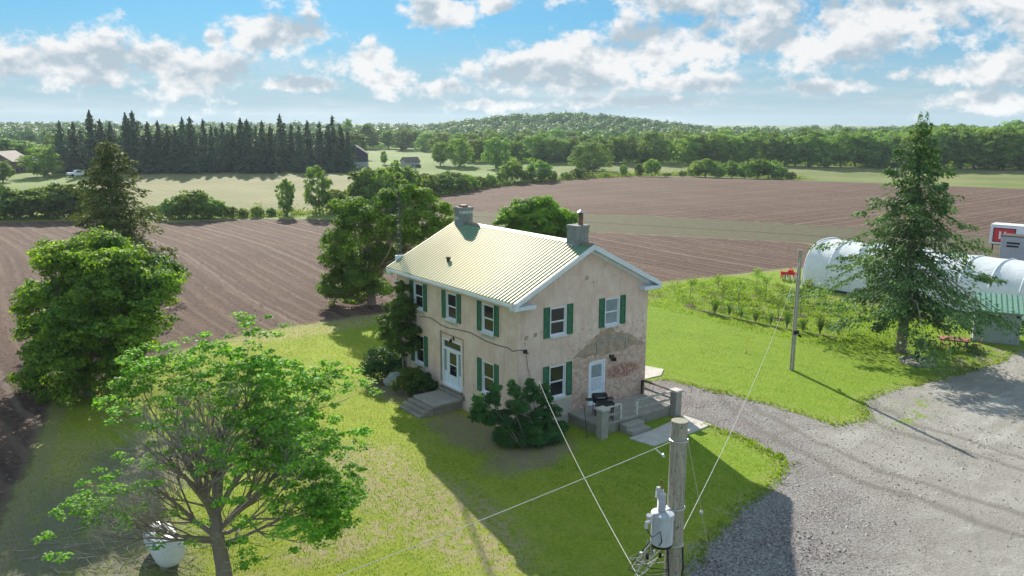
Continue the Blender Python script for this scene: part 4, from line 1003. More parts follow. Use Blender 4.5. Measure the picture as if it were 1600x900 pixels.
# guy wire with strain insulator
ga = at(1116, 905); g0 = PB+pv(.14, .02, H_-.28); g1_ = Vector(ga)
gr_, gp = wire('guy_wire', 'taut guy wire with a strain insulator running from the foreground pole to the ground', g0, g1_, .0, .007, n=10)
mid_ = g0.lerp(g1_, .36); dd_ = (g1_-g0).normalized()
MB().tube([mid_-dd_*.09, mid_-dd_*.05, mid_+dd_*.05, mid_+dd_*.09], [.02, .045, .045, .02], 8).build('strain_insulator', M['porc'], gr_, True)

# ------------------------------------------------------------------ propane tank by the near maple
ta, tb = at(262, 858), at(241, 815)
tv = Vector((.0, 1, 0)).normalized(); tk = thing('propane_tank', 'white horizontal propane tank with domed ends under the bare maple', 'tank', (-17.05, -1.25, G(-17.05, -1.25)-.12), math.atan2(tv.y, tv.x))
pf = [(-1.05+.26*(1-math.cos(t)), .54*math.sin(t)**.8) for t in [k*math.pi/16 for k in range(9)]]
pf = pf+[(-x, r) for x, r in reversed(pf)]
mb = MB(); mb.tube([(x, 0, .74) for x, r in pf], [max(r, .01) for x, r in pf], 32); mb.build('vessel', m_plain('white_tank_paint', (.70, .73, .78), .35, spec=.5, nz=.05, sc=2), tk, True, smooth=True)
for x in (-.5, .5): MB().box(x-.09, x+.09, -.30, .30, -.15, .34).build('saddle', M['conc'], tk, True)
mb = MB(); mb.lathe([(.17, 1.22), (.19, 1.25), (.18, 1.42), (.05, 1.47)], 16, (0, 0, 0)); mb.build('valve_dome', M['frame'], tk, True)
for x in (-.7, .7): MB().tube([(x-.05, 0, 1.22), (x-.05, 0, 1.31), (x+.05, 0, 1.31), (x+.05, 0, 1.22)], .014, 5).build('lifting_lug', M['frame'], tk, True)

# ------------------------------------------------------------------ hoop house
def film(t, o):
    X, Y, Z = t.xyz(o)
    n = t.noise(t.mapping(o, (1.5, .8, 1.2)), 1.1, 6, .65, 1.2); n2 = t.noise(o, .25, 3)
    c = t.mix(t.ramp(n, .3, .7), (.74, .78, .84), (.86, .88, .91)); c = t.mix(t.ramp(t.math('ADD', Z, n2), 1.1, .4, 0, .35), c, (.50, .52, .55))
    p = t.new('ShaderNodeBsdfPrincipled'); t.put(p.inputs['Base Color'], c); p.inputs['Roughness'].default_value = .38
    t.put(p.inputs['Normal'], t.bump(n, .6, .10))
    tr = t.new('ShaderNodeBsdfTranslucent'); t.put(tr.inputs[0], c); mx = t.new('ShaderNodeMixShader'); mx.inputs[0].default_value = .22
    t.l.new(p.outputs[0], mx.inputs[1]); t.l.new(tr.outputs[0], mx.inputs[2]); return mx.outputs[0]
M['film'] = mat('white_greenhouse_film', film)
hx, hy0, hwid, hht = 45.15, 14.6, 4.1, 4.25; hrot = R(-3.5); SP = 2.3; NH = 17
hoop = thing('hoop_house', 'long white plastic hoop house with curved ribs behind the orchard', 'greenhouse', (hx+hwid, hy0, 0), hrot+R(7))
def hprof(s=1.0, n=20):
    out = []
    for i in range(n+1):
        t = math.pi*i/n; c, sn = math.cos(t), math.sin(t)
        out.append((-hwid*s*math.copysign(abs(c)**.80, c), hht*s*abs(sn)**.72))
    return out
ph = hprof(); mb = MB(); nn = NH*4; rnd = random.Random(3)
V = []; F = []
for j in range(nn+1):
    y = -SP*NH*j/nn; sag = .045*(1-abs(((j % 4)-2)/2.)) if j % 4 else 0
    for i, (x, z) in enumerate(ph):
        k = 1-sag/hht*1.3; jit = rnd.uniform(-.012, .012) if 0 < i < len(ph)-1 and j % 4 else 0
        V.append((x*k+jit, y, z*k+jit))
m_ = len(ph)
for j in range(nn):
    for i in range(m_-1): F.append((j*m_+i, j*m_+i+1, (j+1)*m_+i+1, (j+1)*m_+i))
mb.add(V, F); mb.build('cover', M['film'], hoop, True, smooth=True)
hm = MB(); hm.tube([(x, 0, z) for x, z in hprof(1.008)], .05, 6, False); me_h = hm.mesh('hoop')
for j in range(NH+1):
    o = link('hoop', me_h, M['trim'], hoop, True); o.location = (0, -SP*j, 0)
    if j == 0: o.scale = (1.025, 1.5, 1.02)
for sx in (-1, 1): MB().box(sx*hwid-.06, sx*hwid+.06, -SP*NH, .05, .02, .22).build('base_rail', M['dark_wood'], hoop, True)
# end wall
n = len(ph); mb = MB(); mb.add([(x, -.02, z) for x, z in ph], [tuple(range(n))]); mb.build('end_wall', M['film'], hoop, True)

# ------------------------------------------------------------------ garden shed
def rib_wall(mb_, P0, P1, z0, z1f): pass
sa, sb = (37.6, -4.8), (38.75, -7.15); ax = Vector((sb[0]-sa[0], sb[1]-sa[1], 0)); sL = ax.length; ax.normalize()
shed = thing('garden_shed', 'grey metal-clad shed with a green ribbed mono-pitch roof right of the spruce', 'shed', (sa[0], sa[1], 0), math.atan2(ax.y, ax.x))
SDP = 2.3; ze_, zr_ = 2.35, 3.05
sL = 2.75
M['siding'] = m_plain('grey_green_siding', (.33, .375, .355), .6, nz=.10, sc=1.5); M['siding_pale'] = m_plain('pale_grey_siding', (.42, .45, .50), .6, nz=.10, sc=1.5)
nb = 11
for i in range(nb):
    a = sL*i/nb; MB().box(a+.004, a+sL/nb-.004, -.0-.012*(i % 2), .03, .05, ze_).build('panel', M['siding'], shed, True)
for i in range(9):
    a = SDP*i/9; b = SDP*(i+1)/9
    for x, s in ((sL, 1), (0, -1)):
        x0, x1 = (x, x+.02+.01*(i % 2)) if s > 0 else (x-.02-.01*(i % 2), x)
        z_a, z_b = ze_+(zr_-ze_)*a/SDP, ze_+(zr_-ze_)*b/SDP
        MB().hexa([(x0, a+.004, .05), (x1, a+.004, .05), (x1, b-.004, .05), (x0, b-.004, .05), (x0, a+.004, z_a), (x1, a+.004, z_a), (x1, b-.004, z_b), (x0, b-.004, z_b)]).build('panel', M['siding_pale'], shed, True)
MB().box(0, sL, SDP-.03, SDP, .05, zr_-.05).build('wall', M['siding'], shed, True)
for x in (-.025, sL+.0): MB().box(x-.02, x+.045, -.045, -.014, .05, ze_).build('corner_trim', M['siding_pale'], shed, True)
z = lambda y: ze_+(zr_-ze_)*(y/SDP)
rf = MB().hexa([(-.15, -.25, z(-.25)), (sL+.15, -.25, z(-.25)), (sL+.15, SDP+.15, z(SDP+.15)), (-.15, SDP+.15, z(SDP+.15)), (-.15, -.25, z(-.25)+.06), (sL+.15, -.25, z(-.25)+.06), (sL+.15, SDP+.15, z(SDP+.15)+.06), (-.15, SDP+.15, z(SDP+.15)+.06)]).build('roof', m_plain('pale_green_roof_sheet', (.20, .36, .27), .45, spec=.5), shed, True)
for i in range(10):
    x = -.13+(sL+.26)*i/9; MB().bar((x, -.255, z(-.255)+.075), (x, SDP+.155, z(SDP+.155)+.075), .03, .04).build('rib', m_plain('dark_green_roof_rib', (.05, .15, .09), .5) if i == 0 else bpy.data.materials['dark_green_roof_rib'], rf, True)
MB().box(sL-.25, sL-.08, -.14, -.03, 1.98, 2.12).build('lamp', M['black'], shed, True)
MB().box(-.1, sL+.1, -.1, SDP+.1, -.2, .05).build('base', M['conc_old'], shed, True)

# ------------------------------------------------------------------ trailer and container by the field
tr = thing('semi_trailer', 'white box trailer with a red square sign parked at the edge of the field', 'trailer', (83.9, 14.4, 0), R(-78))
MB().box(0, 12, 0, 2.5, .95, 3.25).build('body', M['frame'], tr, True, bevel=.04)
MB().box(-.02, 12.02, -.02, 2.52, 3.25, 3.33).build('roof', M['sill'], tr, True)
sg = MB().box(.32, 2.75, -.03, -.002, 1.2, 2.95).build('sign', m_plain('dark_sign_border', (.03, .02, .03), .5), tr, True)
MB().box(.44, 2.62, -.04, -.031, 1.30, 2.84).build('red_panel', m_plain('red_sign_paint', (.62, .035, .045), .5), sg, True)
for x0, x1, z0, z1 in ((.98, 1.20, 1.6, 2.52), (1.5, 1.72, 1.6, 2.52)): MB().box(x0, x1, -.047, -.041, z0, z1).build('letter', M['frame'], sg, True)
for x in (9.6, 10.8):
    for y in (.2, 2.3): MB().tube([(x, y-.13, .5), (x, y+.13, .5)], .5, 18).build('wheel', M['black'], tr, True)
for x in (.3, 2.2): MB().box(x, x+.12, .3, .42, 0, .95).build('landing_leg', M['black'], tr, True)
MB().box(.1, 11.9, .9, 1.6, .75, .95).build('chassis', M['black'], tr, True)
bx = thing('site_container', 'grey storage container with two slot vents standing before the white trailer', 'container', (78.1, 10.7, 0), R(-78))
MB().box(0, 8, 0, 2.4, .15, 2.72).build('body', m_plain('grey_container_paint', (.42, .47, .52), .55, nz=.1, sc=1), bx, True, bevel=.03)
for i in range(26): MB().box(.1+.3*i, .2+.3*i, -.025, -.001, .25, 2.62).build('rib', M['siding_pale'], bx, True)
for k in range(2): MB().box(.62, 1.95-.1*k, -.05, -.026, 1.9-.36*k, 2.1-.36*k).build('vent', M['black'], bx, True)
MB().box(-.05, 8.05, -.05, 2.45, 2.722, 2.82).build('roof', M['dark_wood'], bx, True)
for x in (.1, 4, 7.7): MB().box(x, x+.2, .0, 2.4, -.1, .148).build('sleeper', M['grey_wood'], bx, True)

# ------------------------------------------------------------------ red tillage implement
M['red'] = m_plain('red_implement_paint', (.50, .022, .028), .45, nz=.2)
im = thing('rotary_tiller', 'small red tractor implement with toothed discs beside the hoop house', 'farm implement', (47.0, 17.0, 0), R(-52))
MB().box(-.85, .85, -.16, .16, .58, .86).build('main_beam', M['red'], im, True, bevel=.02)
MB().box(-.85, .85, .5, .72, .55, .75).build('rear_beam', M['red'], im, True, bevel=.02)
for x in (-.8, 0, .8): MB().bar((x, .0, .72), (x, .6, .62), .1, .1).build('strut', M['red'], im, True)
MB().tube([(-.35, -.1, .7), (0, -.05, 1.35), (.35, -.1, .7)], .05, 8).build('headstock', M['red'], im, True)
MB().box(-.28, .28, -.25, .2, .82, 1.08).build('gearbox', M['red'], im, True, bevel=.05)
dm = MB(); dm.tube([(-.02, 0, 0), (.02, 0, 0)], .32, 18); me_d = dm.mesh('disc')
for i in range(7):
    o = link('disc', me_d, M['red'] if i % 2 else M['galv'], im, True); o.location = (-.72+.24*i, .0 if i % 2 else .55, .33); o.rotation_euler = (0, 0, R(12))
for s in (-1, 1): MB().box(s*.9-.04, s*.9+.04, -.35, .8, .2, .95).build('side_plate', M['red'], im, True, bevel=.02)
MB().tube([(-.3, -.2, .6), (-.32, -.7, .45)], .035, 6).build('link_arm', M['black'], im, True); MB().tube([(.3, -.2, .6), (.32, -.7, .45)], .035, 6).build('link_arm', M['black'], im, True)

# ------------------------------------------------------------------ patio set, fire ring, stake, rock
M['iron'] = m_plain('bronze_wrought_iron', (.30, .17, .10), .55, metal=.3, nz=.2); M['pinktop'] = m_plain('faded_red_table_top', (.50, .20, .15), .6, nz=.15, sc=4)
tbx, tby = 34.3, -5.0
tbl = thing('garden_table', 'faded red rectangular garden table on the grass between the spruce and the shed', 'table', (tbx, tby, 0), R(-62))
MB().box(-1.0, 1.0, -.52, .52, .70, .735).build('top', M['pinktop'], tbl, True, bevel=.015)
MB().box(-.92, .92, -.45, .45, .63, .698).build('apron', M['iron'], tbl, True)
for x in (-.85, .85):
    for y in (-.4, .4): MB().tube([(x*.9, y*.9, .66), (x, y, .3), (x*.98, y, 0)], .022, 6).build('leg', M['iron'], tbl, True)
def chair(label, x, y, rz):
    c = thing('garden_chair', label, 'chair', (x, y, 0), rz, 'wrought iron chairs round the garden table')
    mb = MB()
    for k in range(7): mb.box(-.22+.066*k, -.19+.066*k, -.22, .22, .41, .43)
    s_ = mb.build('seat', M['iron'], c, True); s_['kind'] = 'stuff'
    MB().tube([(-.23, -.23, .42), (.23, -.23, .42), (.23, .23, .42), (-.23, .23, .42), (-.23, -.23, .42)], .016, 5).build('seat_frame', M['iron'], c, True)
    for a in (-.22, .22):
        MB().tube([(a, -.22, .42), (a*1.1, -.26, 0)], .015, 5).build('leg', M['iron'], c, True); MB().tube([(a, .22, .42), (a*1.1, .28, 0)], .015, 5).build('leg', M['iron'], c, True)
        MB().tube([(a, .22, .66), (a*1.15, .0, .66), (a*1.1, -.2, .62), (a, -.2, .42)], .014, 5).build('armrest', M['iron'], c, True)
    MB().tube([(-.22, .22, .42), (-.23, .28, .8), (-.12, .30, .92), (0, .31, .95), (.12, .30, .92), (.23, .28, .8), (.22, .22, .42)], .016, 5).build('back_frame', M['iron'], c, True)
    for k in range(5): a = -.15+.075*k; MB().tube([(a*.6, .23, .44), (a*1.3, .27, .65), (a*.7, .30, .90)], .009, 4).build('back_scroll', M['iron'], c, True)
    return c
def rel(dx_, dy_):
    a = R(-62); return tbx+dx_*math.cos(a)-dy_*math.sin(a), tby+dx_*math.sin(a)+dy_*math.cos(a)
for lab, dx_, dy_, a in (('iron garden chair at the tree-side end of the red table', -1.35, 0, 90), ('iron garden chair on the near side of the red table, left one', -.55, -.85, 180), ('iron garden chair on the near side of the red table, right one', .5, -.9, 170),
                         ('iron garden chair at the shed-side end of the red table', 1.35, .1, -95), ('iron garden chair on the far side of the red table, right one', .55, .9, 5), ('iron garden chair on the far side of the red table, left one', -.5, .85, -8)):
    x, y = rel(dx_, dy_); chair(lab, x, y, R(a-62))
fr_ = thing('fire_ring', 'round ring of grey stones on the grass in front of the spruce', 'fire pit', (29.0, -5.25, 0))
rn = random.Random(8)
def stone_mesh(sx, sy, sz, seed):
    bm = bmesh.new(); bmesh.ops.create_icosphere(bm, subdivisions=2, radius=1); r_ = random.Random(seed); ph_ = [r_.uniform(0, 6) for _ in range(6)]
    for v in bm.verts:
        k = 1+.16*math.sin(v.co.x*3+ph_[0])*math.sin(v.co.y*3+ph_[1])+.12*math.sin(v.co.z*4+ph_[2]+v.co.x*2)
        v.co = Vector((v.co.x*sx*k, v.co.y*sy*k, v.co.z*sz*k))
    me = bpy.data.meshes.new('stone'); bm.to_mesh(me); bm.free(); return me
sm_ = [stone_mesh(.21, .13, .12, i) for i in range(4)]
M['stone'] = conc((.25, .24, .22), (.42, .41, .39), 'field_stone'); M['rock'] = conc((.28, .31, .32), (.46, .49, .50), 'pale_boulder')
for k in range(19):
    a = 2*math.pi*k/19; o = link('stone', sm_[k % 4], M['stone'], fr_, True); o.location = (1.05*math.cos(a), 1.05*math.sin(a), .07); o.rotation_euler = (0, 0, a+math.pi/2)
MB().tube([(0, 0, 0), (0, 0, .03)], .95, 24).build('ash_bed', M['conc_old'], fr_, True)
pb = thing('steel_pipe', 'short dark steel pipe standing inside the stone ring', 'pipe', (29.1, -5.05, .03)); MB().tube([(0, 0, 0), (0, 0, .62)], .15, 14).build('pipe', M['black'], pb, True); MB().tube([(0, 0, .62), (0, 0, .66)], .17, 14).build('rim', M['black'], pb, True)
stk = thing('yellow_stake', 'thin yellow stake leaning on the back lawn left of the slim pole', 'stake', (21.6, 2.8, 0))
M['yellow'] = m_plain('yellow_plastic', (.75, .50, .05), .5)
MB().tube([(0, 0, 0), (.75, .35, 1.0)], .022, 6).build('rod', M['yellow'], stk, True); MB().tube([(0, 0, 0), (.09, .04, .12)], .05, 6).build('foot', M['grey_wood'], stk, True)
rk = link('boulder', stone_mesh(.62, .42, .52, 21), M['rock'], None, smooth=True); rk.location = (-.95, 10.75, .33); props(rk, 'pale blue-grey boulder on bare earth beside the dark bush at the house front', 'rock')

# ------------------------------------------------------------------ far farm buildings
def barn(name, label, px, py, W_, D_, hw, hr, rz, mw, mr, cat='barn', mlow=None):
    b = at(px, py); t = thing(name, label, cat, b, rz)
    MB().box(-W_/2, W_/2, -D_/2, D_/2, -1, hw*.45).build('wall', mlow or mw, t, True)
    mb = MB(); mb.add([(-W_/2, -D_/2, hw*.451), (W_/2, -D_/2, hw*.451), (W_/2, D_/2, hw*.451), (-W_/2, D_/2, hw*.451), (-W_/2, -D_/2, hw), (W_/2, -D_/2, hw), (W_/2, D_/2, hw), (-W_/2, D_/2, hw), (-W_/2, 0, hr), (W_/2, 0, hr)],
                      [(3, 2, 1, 0), (0, 1, 5, 4), (2, 3, 7, 6), (1, 2, 6, 9, 5), (3, 0, 4, 8, 7)]); mb.build('upper_wall', mw, t, True)
    for s in (-1, 1):
        c = [(-W_/2-.3, s*(D_/2+.3), hw-.1), (W_/2+.3, s*(D_/2+.3), hw-.1), (W_/2+.3, 0, hr+.05), (-W_/2-.3, 0, hr+.05)]
        c = c+[(x, y, z+.15) for x, y, z in c]
        MB().hexa(c if s < 0 else [c[1], c[0], c[3], c[2], c[5], c[4], c[7], c[6]]).build('roof', mr, t, True)
    for k in range(3): MB().box(-W_/2+W_*(k+.6)/4, -W_/2+W_*(k+.6)/4+.9, -D_/2-.05, -D_/2-.002, hw*.18, hw*.40).build('window', M['glass'], t, True)
    MB().box(W_/2-W_*.22, W_/2-W_*.22+1.6, -D_/2-.06, -D_/2-.003, -.2, min(2.3, hw*.44)).build('door', M['dark_wood'], t, True)
    return t
M['barn_dark'] = m_plain('dark_barn_boards', (.045, .05, .07), .9); M['barn_pale'] = m_plain('pale_blockwork', (.42, .44, .46), .9); M['tin'] = m_plain('pale_tin_roof', (.50, .44, .44), .4, metal=.3); M['shingle'] = m_plain('brown_shingle', (.17, .13, .12), .8)
barn('barn', 'dark gabled barn with a pale lower wall at the right end of the spruce row', 557, 262, 9, 8, 5.0, 7.8, R(60), M['barn_dark'], M['barn_dark'], mlow=M['barn_pale'])
barn('farm_building', 'low farm building with a pale pinkish tin roof among trees on the far left', 45, 268, 14, 8, 2.6, 4.6, R(-20), M['shingle'], M['tin'])
barn('farm_building', 'brown gabled farm building at the far left edge behind the trees', 12, 270, 10, 9, 3.4, 6.2, R(55), M['shingle'], M['shingle'])
barn('farm_house', 'small pale house half hidden by shrubs beyond the field hedge', 641, 261, 5.5, 4.5, 2.0, 3.4, R(-5), M['barn_pale'], M['shingle'], 'house')
# white pickup
tb_ = at(122, 276); pk = thing('pickup_truck', 'tiny white pickup truck parked in front of the spruce row', 'pickup', tb_, R(10))
MB().add([(x, y, z) for y in (-.95, .95) for x, z in ((-2.7, .5), (2.7, .5), (2.7, 1.05), (1.5, 1.15), (.9, 1.8), (-.7, 1.8), (-.9, 1.15), (-2.7, 1.15))],
         [(0, 1, 2, 3, 4, 5, 6, 7), tuple(reversed(range(8, 16)))]+[(i+8, (i+1) % 8+8, (i+1) % 8, i) for i in range(8)]).build('body', M['frame'], pk, True, bevel=.05)
for x in (-1.7, 1.8):
    for y in (-.9, .9): MB().tube([(x, y-.12, .4), (x, y+.12, .4)], .4, 14).build('wheel', M['black'], pk, True)
for s in (-1, 1): MB().box(-.6, .85, *sorted((s*.952, s*.965)), 1.2, 1.65).build('window', M['glass'], pk, True)
MB().bar((1.35, 0, 1.33), (1.02, 0, 1.7), 1.6, .02).build('windscreen', M['glass'], pk, True)
# ------------------------------------------------------------------ vegetation
def leaves(C, Nn, size, rg, aspect=.72, jitter=.35):
    """diamond leaves at C facing roughly Nn"""
    n = len(C); Nn = Nn+rg.normal(0, jitter, (n, 3)); Nn /= np.linalg.norm(Nn, axis=1)[:, None]+1e-9
    a = rg.normal(0, 1, (n, 3)); U = a-(a*Nn).sum(1)[:, None]*Nn; U /= np.linalg.norm(U, axis=1)[:, None]+1e-9
    Vv = np.cross(Nn, U); s = (size*rg.uniform(.65, 1.3, n))[:, None] if np.isscalar(size) else (size*rg.uniform(.7, 1.25, n))[:, None]
    V = np.empty((n, 4, 3)); V[:, 0] = C-U*s*.5; V[:, 1] = C+Vv*s*.5*aspect-Nn*s*.10; V[:, 2] = C+U*s*.5; V[:, 3] = C-Vv*s*.5*aspect-Nn*s*.10
    return V
def leaf_mesh(name, V, rg, varbase=None):
    n = len(V); var = rg.random(n) if varbase is None else np.clip(varbase+rg.normal(0, .22, n), 0, 1)
    return np_mesh(name, V.reshape(-1, 3), np.arange(n*4).reshape(n, 4), var)
def unit(rg, n):
    d = rg.normal(0, 1, (n, 3)); return d/np.linalg.norm(d, axis=1)[:, None]
def blob_crown(name, blobs, n, size, seed, low=.35, inner=.12, sub=16, sr=.36):
    """leaves on small tufts, tufts on the shells of the larger clumps"""
    rg = np.random.default_rng(seed); B = np.array(blobs, float); m = len(B)*sub
    kb = np.repeat(np.arange(len(B)), sub); d = unit(rg, m); fl = (d[:, 2] < -.15) & (rg.random(m) > low); d[fl, 2] *= -1
    ctr = B[kb, :3]+d*(B[kb, 3]*rg.uniform(.55, 1.02, m))[:, None]*np.array([1, 1, .85]); r = B[kb, 3]*sr*rg.uniform(.65, 1.3, m)
    # drop tufts buried deep inside neighbouring clumps
    wgt = r**2; wgt /= wgt.sum(); k = rg.choice(m, n, p=wgt); e = unit(rg, n); fl = (e[:, 2] < 0) & (rg.random(n) > .35); e[fl, 2] *= -1
    rad = r[k]*np.where(rg.random(n) < inner, rg.uniform(.2, .8, n), rg.normal(1., .14, n))
    C = ctr[k]+e*rad[:, None]*np.array([1.1, 1.1, .75])
    vb = np.clip(.5*rg.random(len(B))[kb][k]+.5*rg.random(m)[k], 0, 1)
    V = leaves(C, e*.8+d[k]*.5+np.array([0, 0, .25]), size, rg, jitter=.45)
    return leaf_mesh(name, V, rg, vb)
def round_blobs(w, h, z0, n, seed, r=(.16, .26), squash=1., top=1.0, lop=None):
    """clump centres spread over an egg-shaped crown of width w from z0 to h"""
    rnd = random.Random(seed); out = []; cz = (z0+h)/2; hz = (h-z0)/2
    ga = math.pi*(3-math.sqrt(5))
    for i in range(n):
        z = 1-2*(i+.5)/n; rr = math.sqrt(1-z*z); a = i*ga+rnd.uniform(-.4, .4)
        br = w*rnd.uniform(*r)*.5*1.6; k = rnd.uniform(.60, .90)
        R_ = w/2*k; zz = z*.85
        prof = 1.0 if zz < 0 else 1-(1-top)*zz
        x, y, z_ = math.cos(a)*rr*R_*prof, math.sin(a)*rr*R_*prof, cz+zz*hz*k
        if lop: x, y, z_ = lop(x, y, z_)
        out.append((x, y, z_, br*rnd.uniform(.75, 1.2)))
    return out
def limbs(blobs, h0, r0, top, seed, every=1, n=6, lean=(0, 0)):
    rnd = random.Random(seed); mb = MB()
    mb.tube([(0, 0, -.3), (rnd.uniform(-.05, .05), 0, h0*.5), (lean[0]*.5, lean[1]*.5, h0), (lean[0], lean[1], top*.72)], [r0*1.25, r0, r0*.82, r0*.25], max(n, 7))
    for i, b in enumerate(blobs):
        if i % every: continue
        s = rnd.uniform(.0, .55); z = h0*(1-s)+top*.6*s
        z = min(z, b[2]); st = Vector((lean[0]*s, lean[1]*s, z)); en = Vector(b[:3]); mid = st.lerp(en, .5)+Vector((0, 0, -.08*(en-st).length))
        rr = r0*.42*(1-.5*s)
        mb.tube([st, mid, en], [rr, rr*.6, rr*.2], 5, False)
        for j in range(3):
            q = en+Vector((rnd.uniform(-1, 1), rnd.uniform(-1, 1), rnd.uniform(-.2, 1)))*b[3]*.9
            mb.tube([mid.lerp(en, rnd.uniform(.2, 1)), q], [rr*.25, rr*.08], 4, False)
    return mb.mesh('trunk')
def tree_thing(name, label, cat, loc, crown_me, trunk_me, leafm, group=None, rz=0, sc=None):
    t = thing(name, label, cat, loc, rz, group)
    if sc is not None: t.scale = sc if hasattr(sc, '__len__') else (sc,)*3
    if trunk_me is not None: link('trunk', trunk_me, M['bark'], t, True)
    link('crown', crown_me, M[leafm], t, True); return t

def spruce_mesh(h, w, seed, n_lev, per, z0=.12, q=60, leaf=.30, clump=.5, two=False, droop=.35, gap=.35, taper=.9, sparse=1.):
    """whorls of drooping boughs carrying hanging needle sprays"""
    rnd = random.Random(seed); rg = np.random.default_rng(seed); Vs = []; wd = MB()
    tops = [(0, 0, h)] if not two else [(-.45, 0, h), (.55, .1, h*.985)]
    wd.tube([(0, 0, -.3), (0, 0, h*.45), (0, 0, h*(.97 if not two else .89))], [w*.030+.03, w*.021+.02, .03], 10)
    ph = [rnd.uniform(0, 6.3) for _ in range(4)]
    for L in range(n_lev):
        f = (L+rnd.uniform(-.3, .3))/n_lev; f = min(max(f, 0), .995); z = h*(z0+(1-z0)*f)
        for b in range(per if f < .85 else max(3, per-2)):
            a = 2*math.pi*b/per+L*2.4+rnd.uniform(-.35, .35)
            irr = 1+gap*math.sin(2*a+ph[0]+z*.9)*math.sin(z*1.3+ph[1])+gap*.7*math.sin(5*a+ph[2]+z*2.1)
            ln = (w/2)*((1-f)**taper)*(.90 if f > .08 else .75)*max(.35, irr)*rnd.uniform(.70, 1.1)*(1.38 if rnd.random() < .10 else 1)+.22
            if f < .06: ln *= .8
            dr = droop*(1-f*.6)*rnd.uniform(.7, 1.3)
            dr = max(.02, min(dr, (z-1.5)/(.72*ln)))
            up = Vector((math.cos(a), math.sin(a), 0)); p0 = Vector((0, 0, z))
            if two and f > .84: tp = tops[b % 2]; p0 = Vector((tp[0]*(f-.84)/.16, tp[1]*(f-.84)/.16, z))
            P_ = [p0, p0+up*ln*.35+Vector((0, 0, .06*ln-.10*ln*dr)), p0+up*ln*.72+Vector((0, 0, -.55*ln*dr)), p0+up*ln+Vector((0, 0, -.72*ln*dr))]
            if L % 2 == 0 or ln > w*.2: wd.tube(P_, [.030*ln**.5+.008, .018*ln**.5, .010, .004], 4, False)
            n = max(5, int(q*ln/(w/2)*sparse*rnd.uniform(.8, 1.15)))
            mc = max(2, int(ln*1.7)); tc_ = rg.uniform(.12, 1., mc); t = np.clip(tc_[rg.integers(0, mc, n)]+rg.normal(0, .11, n), .04, 1.03); t = np.where(rg.random(n) < .25, rg.random(n)**.75, t); seg = np.minimum((t*3).astype(int), 2); fr = t*3-seg; PA = np.array([tuple(p) for p in P_])
            c = PA[seg]*(1-fr)[:, None]+PA[seg+1]*fr[:, None]
            side = np.array([-up.y, up.x, 0]); sp = rg.normal(0, 1, n)*ln*.16*(1.15-t*.75)+0
            hang = -np.abs(rg.normal(0, 1, n))*clump*(.5+.5*(1-t)); 
            c = c+side[None]*sp[:, None]; c[:, 2] += hang*.6+rg.normal(0, .04, n); c[:, 2] = np.maximum(c[:, 2], .35)
            dirv = np.array([up.x, up.y, 0])[None]*rg.uniform(.2, 1, n)[:, None]+side[None]*(np.sign(sp)*rg.uniform(.1, .9, n))[:, None]+np.array([0, 0, -1])[None]*rg.uniform(.0, .9, n)[:, None]
            dirv /= np.linalg.norm(dirv, axis=1)[:, None]
            nv = rg.normal(0, .5, (n, 3))+np.array([0, 0, 1]); sd_ = np.cross(dirv, nv); sd_ /= np.linalg.norm(sd_, axis=1)[:, None]+1e-9
            s = leaf*rg.uniform(.6, 1.3, n)[:, None]
            V = np.empty((n, 4, 3)); V[:, 0] = c-dirv*s*.5; V[:, 1] = c+sd_*s*.26; V[:, 2] = c+dirv*s*.6; V[:, 3] = c-sd_*s*.26
            Vs.append(V)
    for tp in tops:
        n = 150; zz = rg.uniform(.86, 1., n); rd_ = (1.01-zz)*h*.22; aa_ = rg.uniform(0, 6.28, n); c = np.column_stack([tp[0]+np.cos(aa_)*rd_, tp[1]+np.sin(aa_)*rd_, zz*h]); Vs.append(leaves(c, rg.normal(0, 1, (n, 3)), leaf*.8, rg, .4))
    V = np.concatenate(Vs)
    return leaf_mesh('crown', V, rg), wd.mesh('trunk')

# ---- big spruce on the right lawn
b = (30.5, -3.25, 0)
c, tk_ = spruce_mesh(16.1, 11.2, 11, 25, 8, z0=.17, q=360, leaf=.24, clump=.50, two=True, droop=.45, gap=.62, taper=1.0)
tree_thing('spruce_tree', 'tall dark green spruce with two tops standing on the lawn before the hoop house', 'tree', b, c, tk_, 'spruce')
# ---- thin old spruce behind the dense maple
b = at(190, 478); h = top_h(182, 216, b)
c, tk_ = spruce_mesh(h, 11.4, 23, 36, 8, z0=.08, q=210, leaf=.27, clump=.5, droop=.34, gap=.5, taper=.66)
tree_thing('spruce_tree', 'ragged olive spruce rising behind the dense maple on the left', 'tree', b, c, tk_, 'spruce_old')
